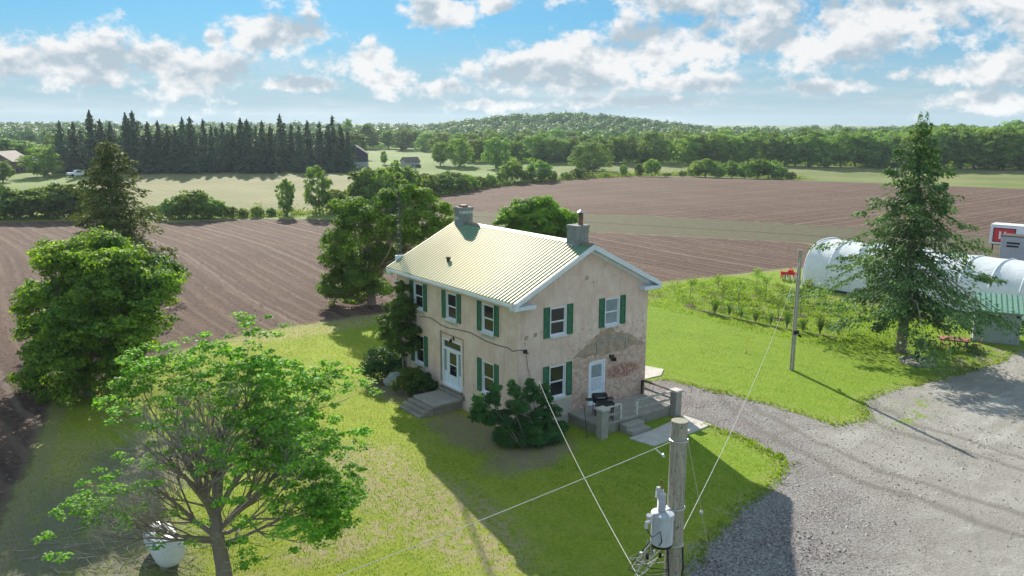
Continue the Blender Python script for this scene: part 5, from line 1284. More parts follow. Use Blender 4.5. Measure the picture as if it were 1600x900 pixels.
# ---- dense maple on the left
def bpx(px, py, r, depth=0.):
    """clump centre on a sight line, depth metres behind the trunk plane"""
    d = ray(px, py); dist = (b[0]-CAM[0])*FW2[0]+(b[1]-CAM[1])*FW2[1]+depth; t = dist/(d[0]*FW2[0]+d[1]*FW2[1]); P = CAM+t*d
    return (float(P[0]-b[0]), float(P[1]-b[1]), float(P[2]-b[2]), r)
def outline_blobs(poly, n, r, depth, seed):
    rnd = random.Random(seed); xs = [q[0] for q in poly]; ys = [q[1] for q in poly]; out = []; cx, cy = sum(xs)/len(xs), sum(ys)/len(ys); P_ = list(poly); tries = 0
    while len(out) < n and tries < 9000:
        tries += 1; x, y = rnd.uniform(min(xs), max(xs)), rnd.uniform(min(ys), max(ys))
        if not inside(P_, np.array([x]), np.array([y]))[0]: continue
        e = -float(sdist(P_, np.array([x+.0]), np.array([y+.0]))[0]); e = abs(e)/(.5*min(max(xs)-min(xs), max(ys)-min(ys)))
        dm = depth*math.sqrt(max(0, 1-(1-min(e, 1))**2)); q = bpx(x, y, r*rnd.choice((.55, .8, 1, 1.35)), rnd.choice((-1, -1, -.6, 0, .5, 1))*dm*rnd.uniform(.7, 1))
        if q[2] > .2: out.append(q)
    return out
b = at(140, 618); h = top_h(160, 376, b)
pol = [(165, 385), (200, 392), (232, 410), (262, 430), (280, 455), (276, 485), (262, 510), (240, 540), (215, 570), (190, 600), (160, 622), (128, 636), (95, 630), (62, 615), (40, 590), (30, 560), (26, 530), (22, 500), (35, 478), (42, 450), (55, 425), (80, 402), (112, 396), (140, 386)]
bl = outline_blobs(pol, 150, .85, 5.0, 5)
tree_thing('maple_tree', 'large dense dark green maple between the ploughed field and the lawn on the left', 'tree', b, blob_crown('crown', bl, 98000, .185, 6), limbs(bl, 1.7, .32, h, 3, 3), 'maple_dark')
# ---- tree behind the house, left: crown leans over the field
b = (8.2, 31.5, 0)
R3 = Vector((RIGHT[0], RIGHT[1], 0)).normalized()
def lp(x, y, z): return x, y, z
h = top_h(640, 293, b)
bl = []
D_ = math.hypot(b[0]-CAM[0], b[1]-CAM[1])
rn = random.Random(12)
for (x, y, r) in ((545, 330, 1.5), (575, 345, 1.6), (610, 325, 1.6), (640, 312, 1.5), (668, 318, 1.4), (690, 335, 1.2), (655, 345, 1.7), (620, 360, 1.7), (590, 380, 1.7), (555, 370, 1.7), (528, 385, 1.4), (520, 410, 1.3), (545, 410, 1.6), (575, 420, 1.7), (608, 400, 1.6),
                  (640, 375, 1.5), (530, 440, 1.3), (512, 448, .9), (560, 450, 1.5), (590, 455, 1.4), (525, 465, 1.2), (550, 475, 1.1), (675, 360, 1.1), (540, 350, 1.0), (640, 298, .7), (560, 322, .9), (700, 350, .7)):
    bl.append(bpx(x, y, r*.92, rn.uniform(-1.4, 1.4)))
    if rn.random() < .5: bl.append(bpx(x+rn.uniform(-12, 12), y+rn.uniform(-10, 14), r*.8, rn.uniform(-3, 3)))
tree_thing('maple_tree', 'broad bright green maple behind the left end of the farmhouse', 'tree', b, blob_crown('crown', bl, 72000, .19, 8, low=.25), limbs(bl, 2.0, .35, h, 4, 1), 'maple')
# ---- tree behind the roof, right
b = at(842, 428); bl = []
for (x, y, r) in ((800, 350, 1.7), (822, 335, 1.7), (845, 325, 1.6), (862, 340, 1.8), (885, 350, 1.7), (840, 350, 2.0), (800, 365, 1.6), (870, 365, 2.0), (895, 365, 1.4), (825, 370, 2.0), (850, 385, 2.2), (790, 352, 1.0), (838, 322, .8), (880, 385, 1.8), (810, 390, 1.8)):
    bl.append(bpx(x, y, r*.95, rn.uniform(-2, 2)))
tree_thing('maple_tree', 'rounded bright green tree showing above the ridge of the farmhouse roof', 'tree', b, blob_crown('crown', bl, 50000, .24, 9), limbs(bl, 1.8, .3, 7, 5, 1), 'maple')
# ---- small tree by the house corner
b = (-.62, 10.35, 0); bl = []
for (x, y, r) in ((632, 455, .55), (628, 475, .75), (622, 495, .85), (612, 515, .8), (628, 520, .95), (640, 500, .8), (645, 525, .8), (618, 540, .7), (602, 530, .55), (650, 540, .55), (634, 545, .6), (600, 500, .5), (625, 447, .4), (640, 478, .6), (655, 530, .4), (608, 480, .45)):
    bl.append(bpx(x, y, r*.82, rn.uniform(-.6, .5)))
bl = [(min(x, .35) if False else x, y, z, r) for x, y, z, r in bl]
mb = MB(); mb.tube([(0, 0, -.1), (.03, .02, 1.2), (-.05, .05, 2.6), (-.1, .1, 5.0)], [.06, .05, .045, .015], 7)
for q in bl: mb.tube([(-.05, .05, max(2.0, q[2]-1.0)), q[:3]], [.02, .006], 4, False)
tree_thing('small_tree', 'small leafy tree with a thin stem beside the left front window of the farmhouse', 'tree', b, blob_crown('crown', bl, 21000, .12, 14, low=.6), mb.mesh('trunk'), 'shrub')

# ---- near maple, half bare
def near_maple():
    b = (-15.8, -3.95, G(-15.8, -3.95)); H = top_h(345, 482, b); rnd = random.Random(21); wood = MB(); tips = []
    twigs = MB()
    def grow(p, d, ln, r, lev):
        k = 3; pts_ = [p]; q = Vector(p); dd = Vector(d)
        for i in range(k):
            dd = (dd+Vector((rnd.gauss(0, .10), rnd.gauss(0, .10), rnd.gauss(0, .06)+(.05 if lev < 3 else .10)))).normalized()
            q = q+dd*ln/k; pts_.append(q.copy())
        rs = [r*.86*(1-.55*i/k) for i in range(k+1)]
        (wood if lev < 4 else twigs).tube(pts_, rs, 8 if lev < 2 else (5 if lev < 4 else 3), False)
        if lev >= 3: tips.append((q.copy(), dd.copy(), lev))
        if lev >= 5: return
        n = (0, 7, 5, 4, 4, 3)[lev] if lev else 0
        for c_ in range(n):
            t = rnd.uniform(.35, 1.0) if lev > 1 else rnd.uniform(.25, 1.)
            s_ = pts_[min(int(t*k), k-1)].lerp(pts_[min(int(t*k)+1, k)], t*k-int(t*k)) if t < 1 else pts_[-1]
            ax = dd.orthogonal().normalized(); ax.rotate(Matrix.Rotation(rnd.uniform(0, 2*math.pi), 3, dd))
            an = rnd.uniform(.35, .95); nd = (dd*math.cos(an)+ax*math.sin(an)).normalized()
            if nd.z < -.25: nd.z *= -.4; nd.normalize()
            grow(s_, nd, ln*rnd.uniform(.52, .78), r*.42*rnd.uniform(.8, 1.1), lev+1)
    wood.tube([(0, 0, -.4), (.02, 0, .8), (-.1, .05, 2.0), (-.12, .08, 3.2)], [.36, .26, .23, .20], 14)
    # main limbs: upright stems and long low arms
    B_ = Vector((0, 0, 0)); rt = R3; fw_ = Vector((FW2[0], FW2[1], 0))
    for (z, a, e, ln, r) in ((2.9, -.2, 1.45, 3.3, .16), (2.8, .6, 1.15, 3.2, .14), (2.6, 2.6, 1.1, 3.2, .14), (2.5, 1.6, 1.05, 3.0, .12), (2.6, -1.5, .95, 2.9, .12), (2.2, 0.1, .62, 3.3, .12), (2.0, 3.1, .55, 3.5, .12),
                             (1.9, -2.4, .42, 3.3, .10), (2.1, -.8, .42, 3.2, .10), (2.2, .9, .55, 3.0, .10), (2.3, 2.2, .6, 3.1, .10), (1.8, 3.6, .25, 3.3, .09), (1.7, .1, .22, 3.1, .09), (3.1, 3.6, 1.2, 3.0, .12), (3.0, 2.0, 1.3, 3.0, .12)):
        d = (rt*math.cos(a)+fw_*math.sin(a))*math.cos(e)+Vector((0, 0, 1))*math.sin(e)
        grow(Vector((-.1, .05, z)), d, ln*(.66 if math.cos(a) < -.5 and e < .8 else .84)*H/9.3, r, 1)
    t = thing('maple_tree', 'half bare maple in the left foreground with grey twigs and bright leaf clusters', 'tree', b)
    wood.build('trunk', M['bark'], t, True, smooth=True); tw = twigs.build('twigs', M['twig'], t, True); tw['kind'] = 'stuff'
    rg = np.random.default_rng(4); C = []; N_ = []
    for (p, d, lev) in tips:
        u = p.dot(rt); v = p.dot(fw_); z = p.z
        if u > 5.0 or u < -4.5 or z > H*.99: continue
        # dead part: centre and left side; live clusters on the rim, top and right
        rr = math.hypot(u/5.3, (z-4.9)/4.4)
        live = .03+.8*max(0, min(1, (rr-.66)/.26))
        if u > .4: live += .25*min(1, u/2.4)
        if u < -.8 and z < 4.6: live *= .62
        if z > 7.0: live += .15
        if rnd.random() > live*(.62 if lev >= 4 else .35): continue
        m = rnd.randint(26, 52); rad = rnd.uniform(.16, .34)
        dv = rg.normal(0, 1, (m, 3)); dv /= np.linalg.norm(dv, axis=1)[:, None]; dv[:, 2] = np.abs(dv[:, 2])*.5
        C.append(np.array(tuple(p))+dv*rad*rg.uniform(.4, 1.2, m)[:, None]); N_.append(dv*.5+np.array([0, 0, .8]))
    C = np.concatenate(C); N_ = np.concatenate(N_)
    link('crown', leaf_mesh('crown', leaves(C, N_, .112, rg, .85), rg), M['maple'], t, True)
    print('near maple leaves', len(C), 'tips', len(tips), 'twig verts', len(twigs.v))
near_maple()
# dead twigs and litter under it
rn = random.Random(31); mb = MB()
for k in range(170):
    x, y = rn.gauss(-18.6, 1.7), rn.gauss(-1.6, 2.1); a = rn.gauss(-.7, .5); l_ = rn.uniform(.25, 1.1); z = G(x, y)+.03
    mb.tube([(x, y, z), (x+l_*.5*math.cos(a), y+l_*.5*math.sin(a), z+rn.uniform(.0, .07)), (x+l_*math.cos(a+.2), y+l_*math.sin(a+.2), z)], [.012, .009, .004], 4, False)
props(mb.build('fallen_twigs', M['twig']), 'grey fallen twigs scattered on the grass beside the propane tank', 'twigs', kind='stuff')

# ---- shrubs
def shrub(name, label, loc, blobs, n, leaf, m, seed, stems=True):
    mb = MB()
    for q in blobs[::2]: mb.tube([(q[0]*.3, q[1]*.3, -.05), (q[0]*.55, q[1]*.55, q[2]*.5), (q[0]*.75, q[1]*.75, q[2]*.8)], [.03, .02, .006], 4, False)
    return tree_thing(name, label, 'shrub', loc, blob_crown('crown', blobs, n, leaf, seed, low=.8, sub=30, sr=.34, inner=.3), mb.mesh('stems'), m)
b = (.6, -1.15, G(.6, -1.15)); bl = []
for (x, y, r) in ((744, 650, .5), (748, 622, .4), (770, 604, .3), (800, 600, .3), (828, 597, .3), (752, 640, .62), (770, 625, .62), (785, 650, .75), (810, 635, .75), (830, 615, .65), (850, 625, .65), (865, 645, .55), (845, 650, .75), (815, 665, .75), (790, 670, .6), (835, 672, .6), (860, 665, .5), (765, 655, .55), (745, 628, .4), (828, 600, .35), (852, 606, .4), (805, 612, .45), (775, 608, .35)):
    d = ray(x, y); t = (b[1]+rn.uniform(-.45, .45)-CAM[1])/d[1]; P_ = CAM+t*d; bl.append((float(P_[0]-b[0]), float(P_[1]-b[1]), float(max(P_[2], .3)-b[2]), r*.68))
bl = [(x, min(y, .75), z, r) if x > -.4 else (x, y, z, r) for x, y, z, r in bl]
bl += [(x*1.0, y, .38, .5) for x, y in ((-1.7, .9), (-1.3, .4), (-.9, 0), (-.4, -.3), (.1, -.4), (.6, -.3), (1.1, 0), (-.9, .6), (.3, .1))]
shrub('yew_bush', 'big dark spreading yew bush at the near corner of the farmhouse', b, bl, 72000, .085, 'yew', 41)
b = (-1.0, 12.0, 0); shrub('dark_bush', 'very dark rounded bush at the far front corner of the farmhouse', b, round_blobs(2.5, 2.1, .1, 14, 2, r=(.2, .3)), 9000, .12, 'yew', 42)
b = (-.85, 8.7, 0); shrub('leafy_shrub', 'low leafy green shrub under the ground floor window left of the stoop', b, round_blobs(2.1, 1.5, .05, 14, 6, r=(.16, .26)), 6000, .12, 'shrub', 43)
b = (-.75, 7.75, 0); shrub('leafy_shrub', 'dark upright shrub touching the left side of the front stoop', b, round_blobs(1.3, 1.6, .05, 10, 9, r=(.16, .26)), 4000, .11, 'yew', 44)
# ---- young orchard
def sapling_me(seed, h, bush):
    rnd = random.Random(seed); rg = np.random.default_rng(seed); mb = MB(); C = []
    if bush:
        for k in range(13):
            a = rnd.uniform(0, 6.3); e = Vector((math.cos(a)*.35*rnd.random(), math.sin(a)*.35*rnd.random(), h*rnd.uniform(.7, 1))); mb.tube([(0, 0, 0), e*.5+Vector((0, 0, .05)), e], [.015, .01, .004], 4, False)
            for j in range(26): C.append(tuple(e*rnd.uniform(.35, 1.05)+Vector((rnd.gauss(0, .06), rnd.gauss(0, .06), 0))))
        return leaf_mesh('crown', leaves(np.array(C), rg.normal(0, 1, (len(C), 3))+[0, 0, .5], .11, rg, .5), rg), mb.mesh('stems')
    mb.tube([(0, 0, 0), (.02, 0, h*.5), (0, .03, h)], [.03, .022, .008], 6, False)
    for k in range(11):
        z = h*rnd.uniform(.38, .95); a = rnd.uniform(0, 6.3); l_ = .55*(1.15-z/h)+.18; e = Vector((math.cos(a)*l_, math.sin(a)*l_, z+l_*.75)); mb.tube([(0, 0, z), e], [.012, .004], 4, False)
        for j in range(24): C.append(tuple(Vector((0, 0, z)).lerp(e, rnd.uniform(.3, 1.08))+Vector((rnd.gauss(0, .09), rnd.gauss(0, .09), rnd.gauss(0, .08)))))
    return leaf_mesh('crown', leaves(np.array(C), rg.normal(0, 1, (len(C), 3))+[0, 0, .5], .13, rg, .6), rg), mb.mesh('stems')
sap = [sapling_me(i, 2.0+.15*i, False) for i in range(3)]; bsh = [sapling_me(10+i, 1.0+.1*i, True) for i in range(3)]
ordn = ['leftmost', 'second', 'third', 'fourth', 'fifth', 'sixth', 'seventh', 'eighth', 'ninth', 'tenth', 'eleventh', 'twelfth', 'thirteenth', 'fourteenth', 'fifteenth', 'sixteenth', 'seventeenth', 'eighteenth', 'nineteenth', 'twentieth', 'twenty-first', 'twenty-second', 'twenty-third', 'twenty-fourth', 'twenty-fifth', 'twenty-sixth', 'twenty-seventh', 'twenty-eighth', 'twenty-ninth', 'thirtieth', 'thirty-first', 'thirty-second', 'thirty-third', 'thirty-fourth', 'thirty-fifth', 'thirty-sixth']
def nth(i): return 'leftmost' if i == 0 else ordn[i]+' from the left'
mul = [(x, y) for x, y in ()]
bed = MB()
for i, (x, y) in enumerate(((1117, 491), (1139, 494), (1158, 499), (1180, 504), (1204, 509), (1229, 514), (1254, 518), (1281, 523))):
    p = at(x, y); c_, s_ = bsh[i % 3]; t = tree_thing('berry_bush', f'small berry bush in the row edging the back lawn, {nth(i)}', 'shrub', p, c_, s_, 'shrub', 'young bushes in the front orchard row', rn.uniform(0, 6), rn.uniform(.9, 1.25))
for i, (x, y) in enumerate(((1078, 478), (1128, 482), (1154, 482), (1186, 487), (1216, 499), (1250, 494))):
    p = at(x, y); c_, s_ = sap[i % 3]; tree_thing('fruit_sapling', f'fruit sapling in the row behind the berry bushes, {nth(i)}', 'tree', p, c_, s_, 'far_pale', 'fruit saplings in the second orchard row', rn.uniform(0, 6), rn.uniform(.9, 1.15))
for i, (x, y) in enumerate(((1122, 461), (1181, 463), (1196, 471), (1222, 476), (1262, 478), (1288, 487))):
    p = at(x, y); c_, s_ = sap[(i+1) % 3]; tree_thing('fruit_sapling', f'fruit sapling in the farthest orchard row, {nth(i)}', 'tree', p, c_, s_, 'shrub', 'fruit saplings in the farthest orchard row', rn.uniform(0, 6), rn.uniform(.85, 1.1))
for i, (x, y) in enumerate(((1078, 478), (1128, 482), (1154, 482), (1186, 487), (1216, 499), (1250, 494), (1122, 461), (1181, 463), (1262, 478))):
    p = at(x, y); bed.lathe([(.55, .005), (.5, .04), (.1, .06)], 12, p)
props(bed.build('mulch', m_plain('dark_mulch', (.09, .065, .045), .95, nz=.4, sc=8, bump=.5)), 'dark mulch circles round the fruit saplings', 'mulch', kind='stuff')
mb = MB()
pe = [at(x, y) for x, y in ((1078, 481), (1117, 492), (1158, 500), (1204, 510), (1254, 519), (1310, 528))]
for p, q in zip(pe, pe[1:]): mb.bar((p[0], p[1], .01), (q[0], q[1], .01), .28, .05)
props(mb.build('bed_edge', bpy.data.materials['dark_mulch']), kind='structure')
# weeds in the orchard
rg = np.random.default_rng(77); n = 5200; X = rg.normal(36, 4.6, n); Y = rg.normal(12, 5.2, n); k = (sdist(WP['soil'], X, Y) < -.3) & (X > 30) & ~((X > 44.6) & (Y < 15)); X, Y = X[k], Y[k]
cl = np.sin(X*1.9)*np.sin(Y*1.6+1)+rg.normal(0, .4, len(X)) > .25; X, Y = X[cl], Y[cl]
C = np.column_stack([X, Y, rg.uniform(.03, .30, len(X))]); C = np.repeat(C, 5, 0)+rg.normal(0, .10, (len(X)*5, 3)); C[:, 2] = np.abs(C[:, 2])
props(link('weeds', leaf_mesh('weeds', leaves(C, rg.normal(0, 1, C.shape)+[0, 0, .6], .17, rg, .5), rg), M['far_pale']), 'rank green weeds growing between the orchard rows', 'weeds', kind='stuff')

# ---- conifer row, far left
CF = []
for i in range(3): CF.append(spruce_mesh(18, 11.0-i*1.0, 60+i, 24, 7, z0=.03, q=60, leaf=.70, clump=.8, droop=.30, gap=.45, taper=.72+.06*i))
tx = [(100, 188), (121, 190), (148, 172), (163, 186), (178, 190), (203, 176), (214, 173), (236, 190), (252, 188), (266, 195), (278, 197), (290, 183), (302, 182), (322, 186), (334, 196), (352, 190), (366, 196), (380, 184), (390, 186), (403, 196), (413, 188), (426, 196), (441, 178), (458, 194), (470, 196), (483, 188), (502, 190), (514, 196), (522, 180), (535, 198), (545, 204)]
for i, (x, y) in enumerate(tx):
    b = at(x, 271+rn.uniform(-2.5, .5)); h = top_h(x, y, b); c_, k_ = CF[i % 3]; s = h/18; ws = rn.uniform(.82, 1.0)*(1.15 if h > 19 else 1)
    tree_thing('spruce_tree', f'tall dark spruce in the front of the shelter row, {nth(i)}', 'tree', b, c_, k_, 'fir_far', 'dark spruces in the shelter row', rn.uniform(0, 6), (s*ws, s*ws, s))
for i in range(26):
    x = 96+i*17.5; b = at(x, 266+rn.uniform(-1, 1)); h = top_h(x, 200+rn.uniform(-6, 6), b); c_, k_ = CF[(i+1) % 3]; s = h/18
    tree_thing('spruce_tree', f'dark spruce in the back line of the shelter row, {nth(i)}', 'tree', b, c_, k_, 'fir_far', 'dark spruces in the second line of the shelter row', rn.uniform(0, 6), (s, s, s))

# ---- far broadleaf trees
FT_ = []
for i in range(5):
    w_ = (.85, .95, .78, 1.05, .7)[i]*13
    bl = round_blobs(w_, 14.3, -2.2 if i % 2 else -.9, 46, 80+i, r=(.13, .23), top=.8)
    FT_.append((blob_crown('crown', bl, 11000, .50, 90+i, low=.8, sub=7, sr=.42), limbs(bl, 2.6, .3, 14, i, 3, 5)))
def far_tree(label, group, px, pb, pt, ws=1., m='far_leaf', cat='tree', i=0, name='broadleaf_tree'):
    b = at(px, pb); h = max(3., top_h(px, pt, b)); c_, k_ = FT_[i % 5]; s = h/14
    return tree_thing(name, label, cat, b, c_, k_, m, group, rn.uniform(0, 6), (s*ws, s*ws, s))
# single trees that stand clear of the wood
solo = [(688, 259, 219, .95, 'round green tree at the left edge of the far meadow'), (719, 260, 212, 1.05, 'taller of the two trees at the left of the far meadow'), (775, 263, 210, 1.1, 'broad tree standing before the wood in the middle of the far meadow'),
        (921, 267, 215, 1.3, 'large dark crowned tree standing forward of the wood behind the hedge'), (965, 256, 207, 1.1, 'pale tree beside the large dark crowned tree'), (1022, 255, 203, 1.15, 'tall pale tree at the right end of the meadow gap'),
        (1100, 252, 207, 1.0, 'spreading tree behind the low bushes on the field crest'), (630, 236, 200, 1.2, 'rounded tree above the bare meadow slope'), (668, 237, 202, 1.3, 'wide tree right of the meadow slope'), (574, 231, 187, 1.0, 'tall tree at the left end of the meadow slope'),
        (543, 231, 184, .55, 'narrow tall tree rising above the right end of the spruce row'), (70, 276, 226, 1.35, 'broad pale tree in front of the pinkish farm roof'), (15, 262, 212, 1.6, 'tall bright tree at the far left edge'), (45, 258, 215, 1.3, 'green tree behind the farm roof'),
        (5, 285, 245, 1.3, 'low round tree at the left edge before the farm building'), (600, 257, 235, .7, 'small dark tree beside the barn'), (1560, 263, 200, 1.5, 'very broad pale oak at the right end of the wood')]
for i, (x, pb, pt, ws, lab) in enumerate(solo):
    far_tree(lab, None, x, pb, pt, ws, 'far_pale' if 'pale' in lab or i % 3 == 1 else 'far_leaf', i=i)
def belt(x0, x1, step, pbf, ptf, label, group, ws=1.1, ms=('far_leaf', 'far_pale')):
    x = x0; i = 0
    while x < x1:
        far_tree(label+', '+nth(i), group, x, pbf(x)+rn.uniform(-1, 1), ptf(x)+rn.uniform(-4, 4), ws*rn.uniform(.85, 1.2), ms[0] if rn.random() < .55 else ms[1], i=rn.randint(0, 4)); x += step*rn.uniform(.7, 1.3); i += 1
rt_ = lambda x: 203-8*max(0, min(1, (x-1350)/150))-4*max(0, min(1, (x-1500)/80))
belt(1075, 1700, 21, lambda x: 258+.011*(x-1075), lambda x: rt_(x)+3, 'leafy tree in the front edge of the right-hand wood', 'front trees of the right-hand wood', 1.05)
belt(1065, 1720, 25, lambda x: 252+.008*(x-1075), lambda x: rt_(x)-2, 'leafy tree in the second line of the right-hand wood', 'second trees of the right-hand wood', 1.1)
belt(1060, 1720, 27, lambda x: 245, lambda x: rt_(x)-3, 'leafy tree deep in the right-hand wood', 'inner trees of the right-hand wood', 1.1)
belt(740, 1075, 23, lambda x: 254, lambda x: 212, 'leafy tree at the foot of the wooded hill', 'front trees below the wooded hill', 1.15)
belt(690, 1075, 24, lambda x: 244, lambda x: 206, 'leafy tree in the second line below the wooded hill', 'second trees below the wooded hill', 1.1)
belt(560, 1075, 22, lambda x: 232, lambda x: 200, 'tree in the dark line behind the far meadow', 'tree line behind the far meadow', 1.15, ('far_leaf', 'far_leaf'))
def foot(pts_, lab, hh_, seed):
    rg = np.random.default_rng(seed); Cs = []
    for (x0, y0), (x1, y1) in zip(pts_, pts_[1:]):
        A, B = np.array(at(x0, y0)), np.array(at(x1, y1)); n = int(np.linalg.norm(B-A)*70); t = rg.random(n); C = A+(B-A)*t[:, None]; C[:, :2] += rg.normal(0, 3, (n, 2))
        C[:, 2] = hgt(C[:, 0], C[:, 1])+np.abs(rg.normal(0, 1, n))*hh_*(1+.6*np.sin(C[:, 0]*.35)*np.sin(C[:, 1]*.4)); Cs.append(C)
    C = np.concatenate(Cs); props(link('forest_undergrowth', leaf_mesh('undergrowth', leaves(C, rg.normal(0, 1, C.shape)+[0, 0, .4], .8, rg, .7), rg), M['far_leaf']), lab, 'undergrowth', kind='stuff')
foot([(1070, 256), (1250, 257.5), (1400, 260), (1700, 263)], 'brushy undergrowth at the foot of the right-hand wood', 1.5, 61)
foot([(735, 252), (900, 253), (1075, 254)], 'brushy undergrowth at the foot of the wooded hill', 1.4, 62)
foot([(560, 231), (700, 231), (800, 232)], 'brushy undergrowth under the tree line behind the far meadow', 1.2, 63)
belt(-60, 100, 24, lambda x: 262, lambda x: 218, 'leafy tree round the farm on the far left', 'trees round the left-hand farm', 1.3)
belt(100, 560, 26, lambda x: 250, lambda x: 203, 'tree in the wood behind the spruce row', 'wood behind the spruce row', 1.2, ('far_leaf', 'far_leaf'))
# distant woods on the hills: one mass
def wood():
    rg = np.random.default_rng(15); n = 3600; D = rg.uniform(480, 980, n); A = rg.uniform(YAW-1.25, YAW+1.25, n); D[:420] = rg.uniform(660, 830, 420); A[:420] = rg.uniform(pxaz(700), pxaz(1080), 420); X = CAM[0]+D*np.sin(A); Y = CAM[1]+D*np.cos(A)
    hN = np.array([hgt(x, y) for x, y in zip(X, Y)]); hh = rg.uniform(7, 11.5, n); m = 110
    d = rg.normal(0, 1, (n, m, 3)); d /= np.linalg.norm(d, axis=2)[:, :, None]; d[:, :, 2] = np.where(d[:, :, 2] < -.2, -d[:, :, 2], d[:, :, 2])
    lob = np.where(rg.random((n, m)) < .35, .62, 1)+.18*np.sin(d[:, :, 0]*6+np.arange(n)[:, None])*np.sin(d[:, :, 1]*6)
    C = np.column_stack([X, Y, hN+hh*.55])[:, None]+d*lob[:, :, None]*np.stack([hh*.48, hh*.48, hh*.46], 1)[:, None]
    C = C.reshape(-1, 3); dd = d.reshape(-1, 3)
    V = leaves(C, dd*1.2+np.array([0, 0, .2]), 2.0, rg, .85); vb = np.repeat(rg.random(n), m)
    props(link('distant_woodland', leaf_mesh('distant_woodland', V, rg, vb), M['wood_leaf']), 'bluish green woodland covering the low hills on the horizon', 'woodland', kind='stuff')
wood()

# ---- hedges and field-edge bushes
HB = []
for i in range(4):
    bl = round_blobs(4.4, 4, .0, 20, 120+i, r=(.17, .28), top=.85); HB.append((blob_crown('crown', bl, 4200, .30, 130+i, low=.6), limbs(bl, .6, .1, 4, i, 3, 4)))
def hedge_bush(px, pb, pt, ws, label, group=None, m=None, i=0, name='hedge_shrub'):
    b = at(px, pb); h = max(.8, top_h(px, pt, b)); c_, k_ = HB[i % 4]; s = h/4.2
    return tree_thing(name, label, 'shrub', b, c_, k_, m or ('far_leaf' if rn.random() < .55 else 'far_pale'), group, rn.uniform(0, 6), (s*ws, s*ws, s))
hl = [(8, 342, 288, 1.3), (32, 341, 296, 1.2), (52, 341, 292, 1.1), (78, 340, 281, 1.2), (100, 340, 284, 1.2), (122, 340, 287, 1.1), (143, 339, 293, 1.1), (236, 340, 318, 1.2), (266, 341, 310, 1.2), (284, 341, 305, 1.0), (305, 341, 293, 1.2), (328, 341, 303, 1.1), (346, 341, 318, 1.), (364, 341, 322, .9), (380, 339, 324, 1.1), (402, 339, 319, .9), (424, 337, 324, 1.2)]
for i, (x, pb, pt, ws) in enumerate(hl):
    hedge_bush(x, pb, pt, ws, f'green hedge shrub beside the stubble field, {nth(i)}', 'hedge shrubs along the stubble field', i=i)
far_tree('slim bushy tree standing in the hedge gap above the left ploughed field', None, 448, 337, 274, .62, 'far_leaf', i=2)
far_tree('taller bushy tree in the hedge above the left ploughed field', None, 499, 334, 256, .68, 'far_pale', i=0)
far_tree('dark bushy tree at the right end of the left hedge', None, 522, 332, 292, .9, 'far_leaf', i=1)
hm_ = [(548, 330, 292, 1.2), (572, 333, 262, .8), (586, 332, 258, .8), (604, 328, 250, .8), (622, 320, 250, .85), (640, 315, 262, 1.), (658, 307, 268, 1.2), (676, 304, 268, 1.2), (694, 302, 266, 1.2), (712, 300, 268, 1.2), (730, 297, 270, 1.2), (748, 294, 272, 1.2), (766, 291, 271, 1.2), (784, 288, 268, 1.), (800, 285, 249, 1.), (822, 284, 262, 1.2), (842, 283, 249, 1.2), (862, 282, 266, 1.1)]
for i, (x, pb, pt, ws) in enumerate(hm_):
    hedge_bush(x, pb, pt, ws, f'thick shrub in the hedge running up between fields, {nth(i)}', 'hedgerow shrubs between the fields', i=i, m='far_leaf' if i > 4 and i < 14 else None)
hr_ = [(884, 280, 268, 1.5), (902, 279, 262, 1.3), (920, 278, 268, 1.5), (942, 277, 267, 1.6), (974, 276, 256, .6), (998, 276, 255, .7), (1018, 276, 246, .9), (1042, 276, 268, 1.6), (1066, 276, 266, 1.4), (1083, 276, 257, 1.3), (1102, 277, 246, 1.5), (1122, 278, 258, 1.2), (1143, 278, 250, 1.), (1164, 279, 252, 1.1), (1184, 279, 245, 1.1), (1200, 279, 246, 1.), (1216, 280, 257, 1.2), (1236, 281, 268, 1.3)]
for i, (x, pb, pt, ws) in enumerate(hr_):
    hedge_bush(x, pb, pt, ws, f'bush along the crest of the far ploughed field, {nth(i)}', 'bushes along the crest of the ploughed field', i=i)
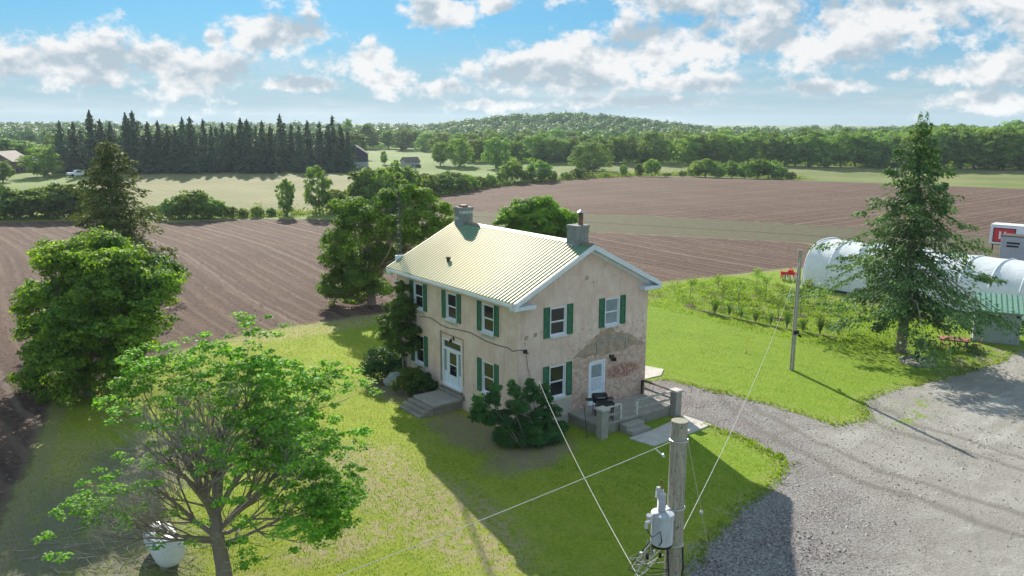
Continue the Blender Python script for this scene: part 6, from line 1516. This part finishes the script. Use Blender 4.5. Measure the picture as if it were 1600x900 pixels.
# rough grass and brambles running along the hedge lines
def verge():
    rg = np.random.default_rng(55); ls = [[(-30, 343), (150, 341), (260, 342), (430, 338), (545, 333)], [(545, 333), (640, 314), (740, 296), (850, 284)], [(850, 284), (940, 279), (1000, 276), (1100, 276), (1180, 279), (1260, 282)]]
    Cs = []
    for l in ls:
        for (x0, y0), (x1, y1) in zip(l, l[1:]):
            A, B = np.array(at(x0, y0-1.5)), np.array(at(x1, y1-1.5)); n = int(np.linalg.norm(B-A)*85); t = rg.random(n)
            C = A+(B-A)*t[:, None]; C[:, :2] += rg.normal(0, 1.3, (n, 2)); lump = 1+.8*np.sin(C[:, 0]*.9)*np.sin(C[:, 1]*.8)
            C[:, 2] = hgt(C[:, 0], C[:, 1])+np.abs(rg.normal(0, .55, n))*lump; Cs.append(C)
    C = np.concatenate(Cs); props(link('hedge_undergrowth', leaf_mesh('undergrowth', leaves(C, rg.normal(0, 1, C.shape)+[0, 0, .6], .38, rg, .7), rg), M['far_pale']), 'bright rough undergrowth along the field hedges', 'undergrowth', kind='stuff')
verge()
# weeds at the foot of the shed and on the gravel edge
rg = np.random.default_rng(78); n = 1300; t = rg.random(n); i_ = rg.integers(0, len(WP['drive']), n); Pd = np.array(WP['drive'])
C = Pd[i_]+rg.normal(0, .25, (n, 2)); k = (np.abs(C[:, 0]) < 45) & (C[:, 1] > -20); C = C[k]; C = np.column_stack([C, hgt(C[:, 0], C[:, 1])+rg.uniform(.01, .09, len(C))]); C = np.repeat(C, 7, 0)+rg.normal(0, .06, (len(C)*7, 3))*[1, 1, .3]
props(link('edge_weeds', leaf_mesh('edge_weeds', leaves(C, rg.normal(0, 1, C.shape)+[0, 0, .6], .09, rg, .5), rg), M['grass']), 'tufts of weeds along the ragged edge of the gravel', 'weeds', kind='stuff')
# ------------------------------------------------------------------ haze
if HAZE > 0:
    def hz_(t, o):
        pass
    m = bpy.data.materials.new('air'); m.use_nodes = True; t = NT(m.node_tree); t.n.clear()
    out = t.new('ShaderNodeOutputMaterial'); v = t.new('ShaderNodeVolumePrincipled'); v.inputs['Color'].default_value = (.72, .85, 1, 1); v.inputs['Density'].default_value = HAZE; v.inputs['Anisotropy'].default_value = .3
    t.l.new(v.outputs[0], out.inputs['Volume'])
    props(MB().box(-1500, 1900, -1500, 1900, -9, 36).build('haze', m), 'thin bluish summer haze over the fields', 'haze', kind='stuff')
print('objects', len(bpy.data.objects), 'polys', sum(len(me.polygons) for me in bpy.data.meshes))
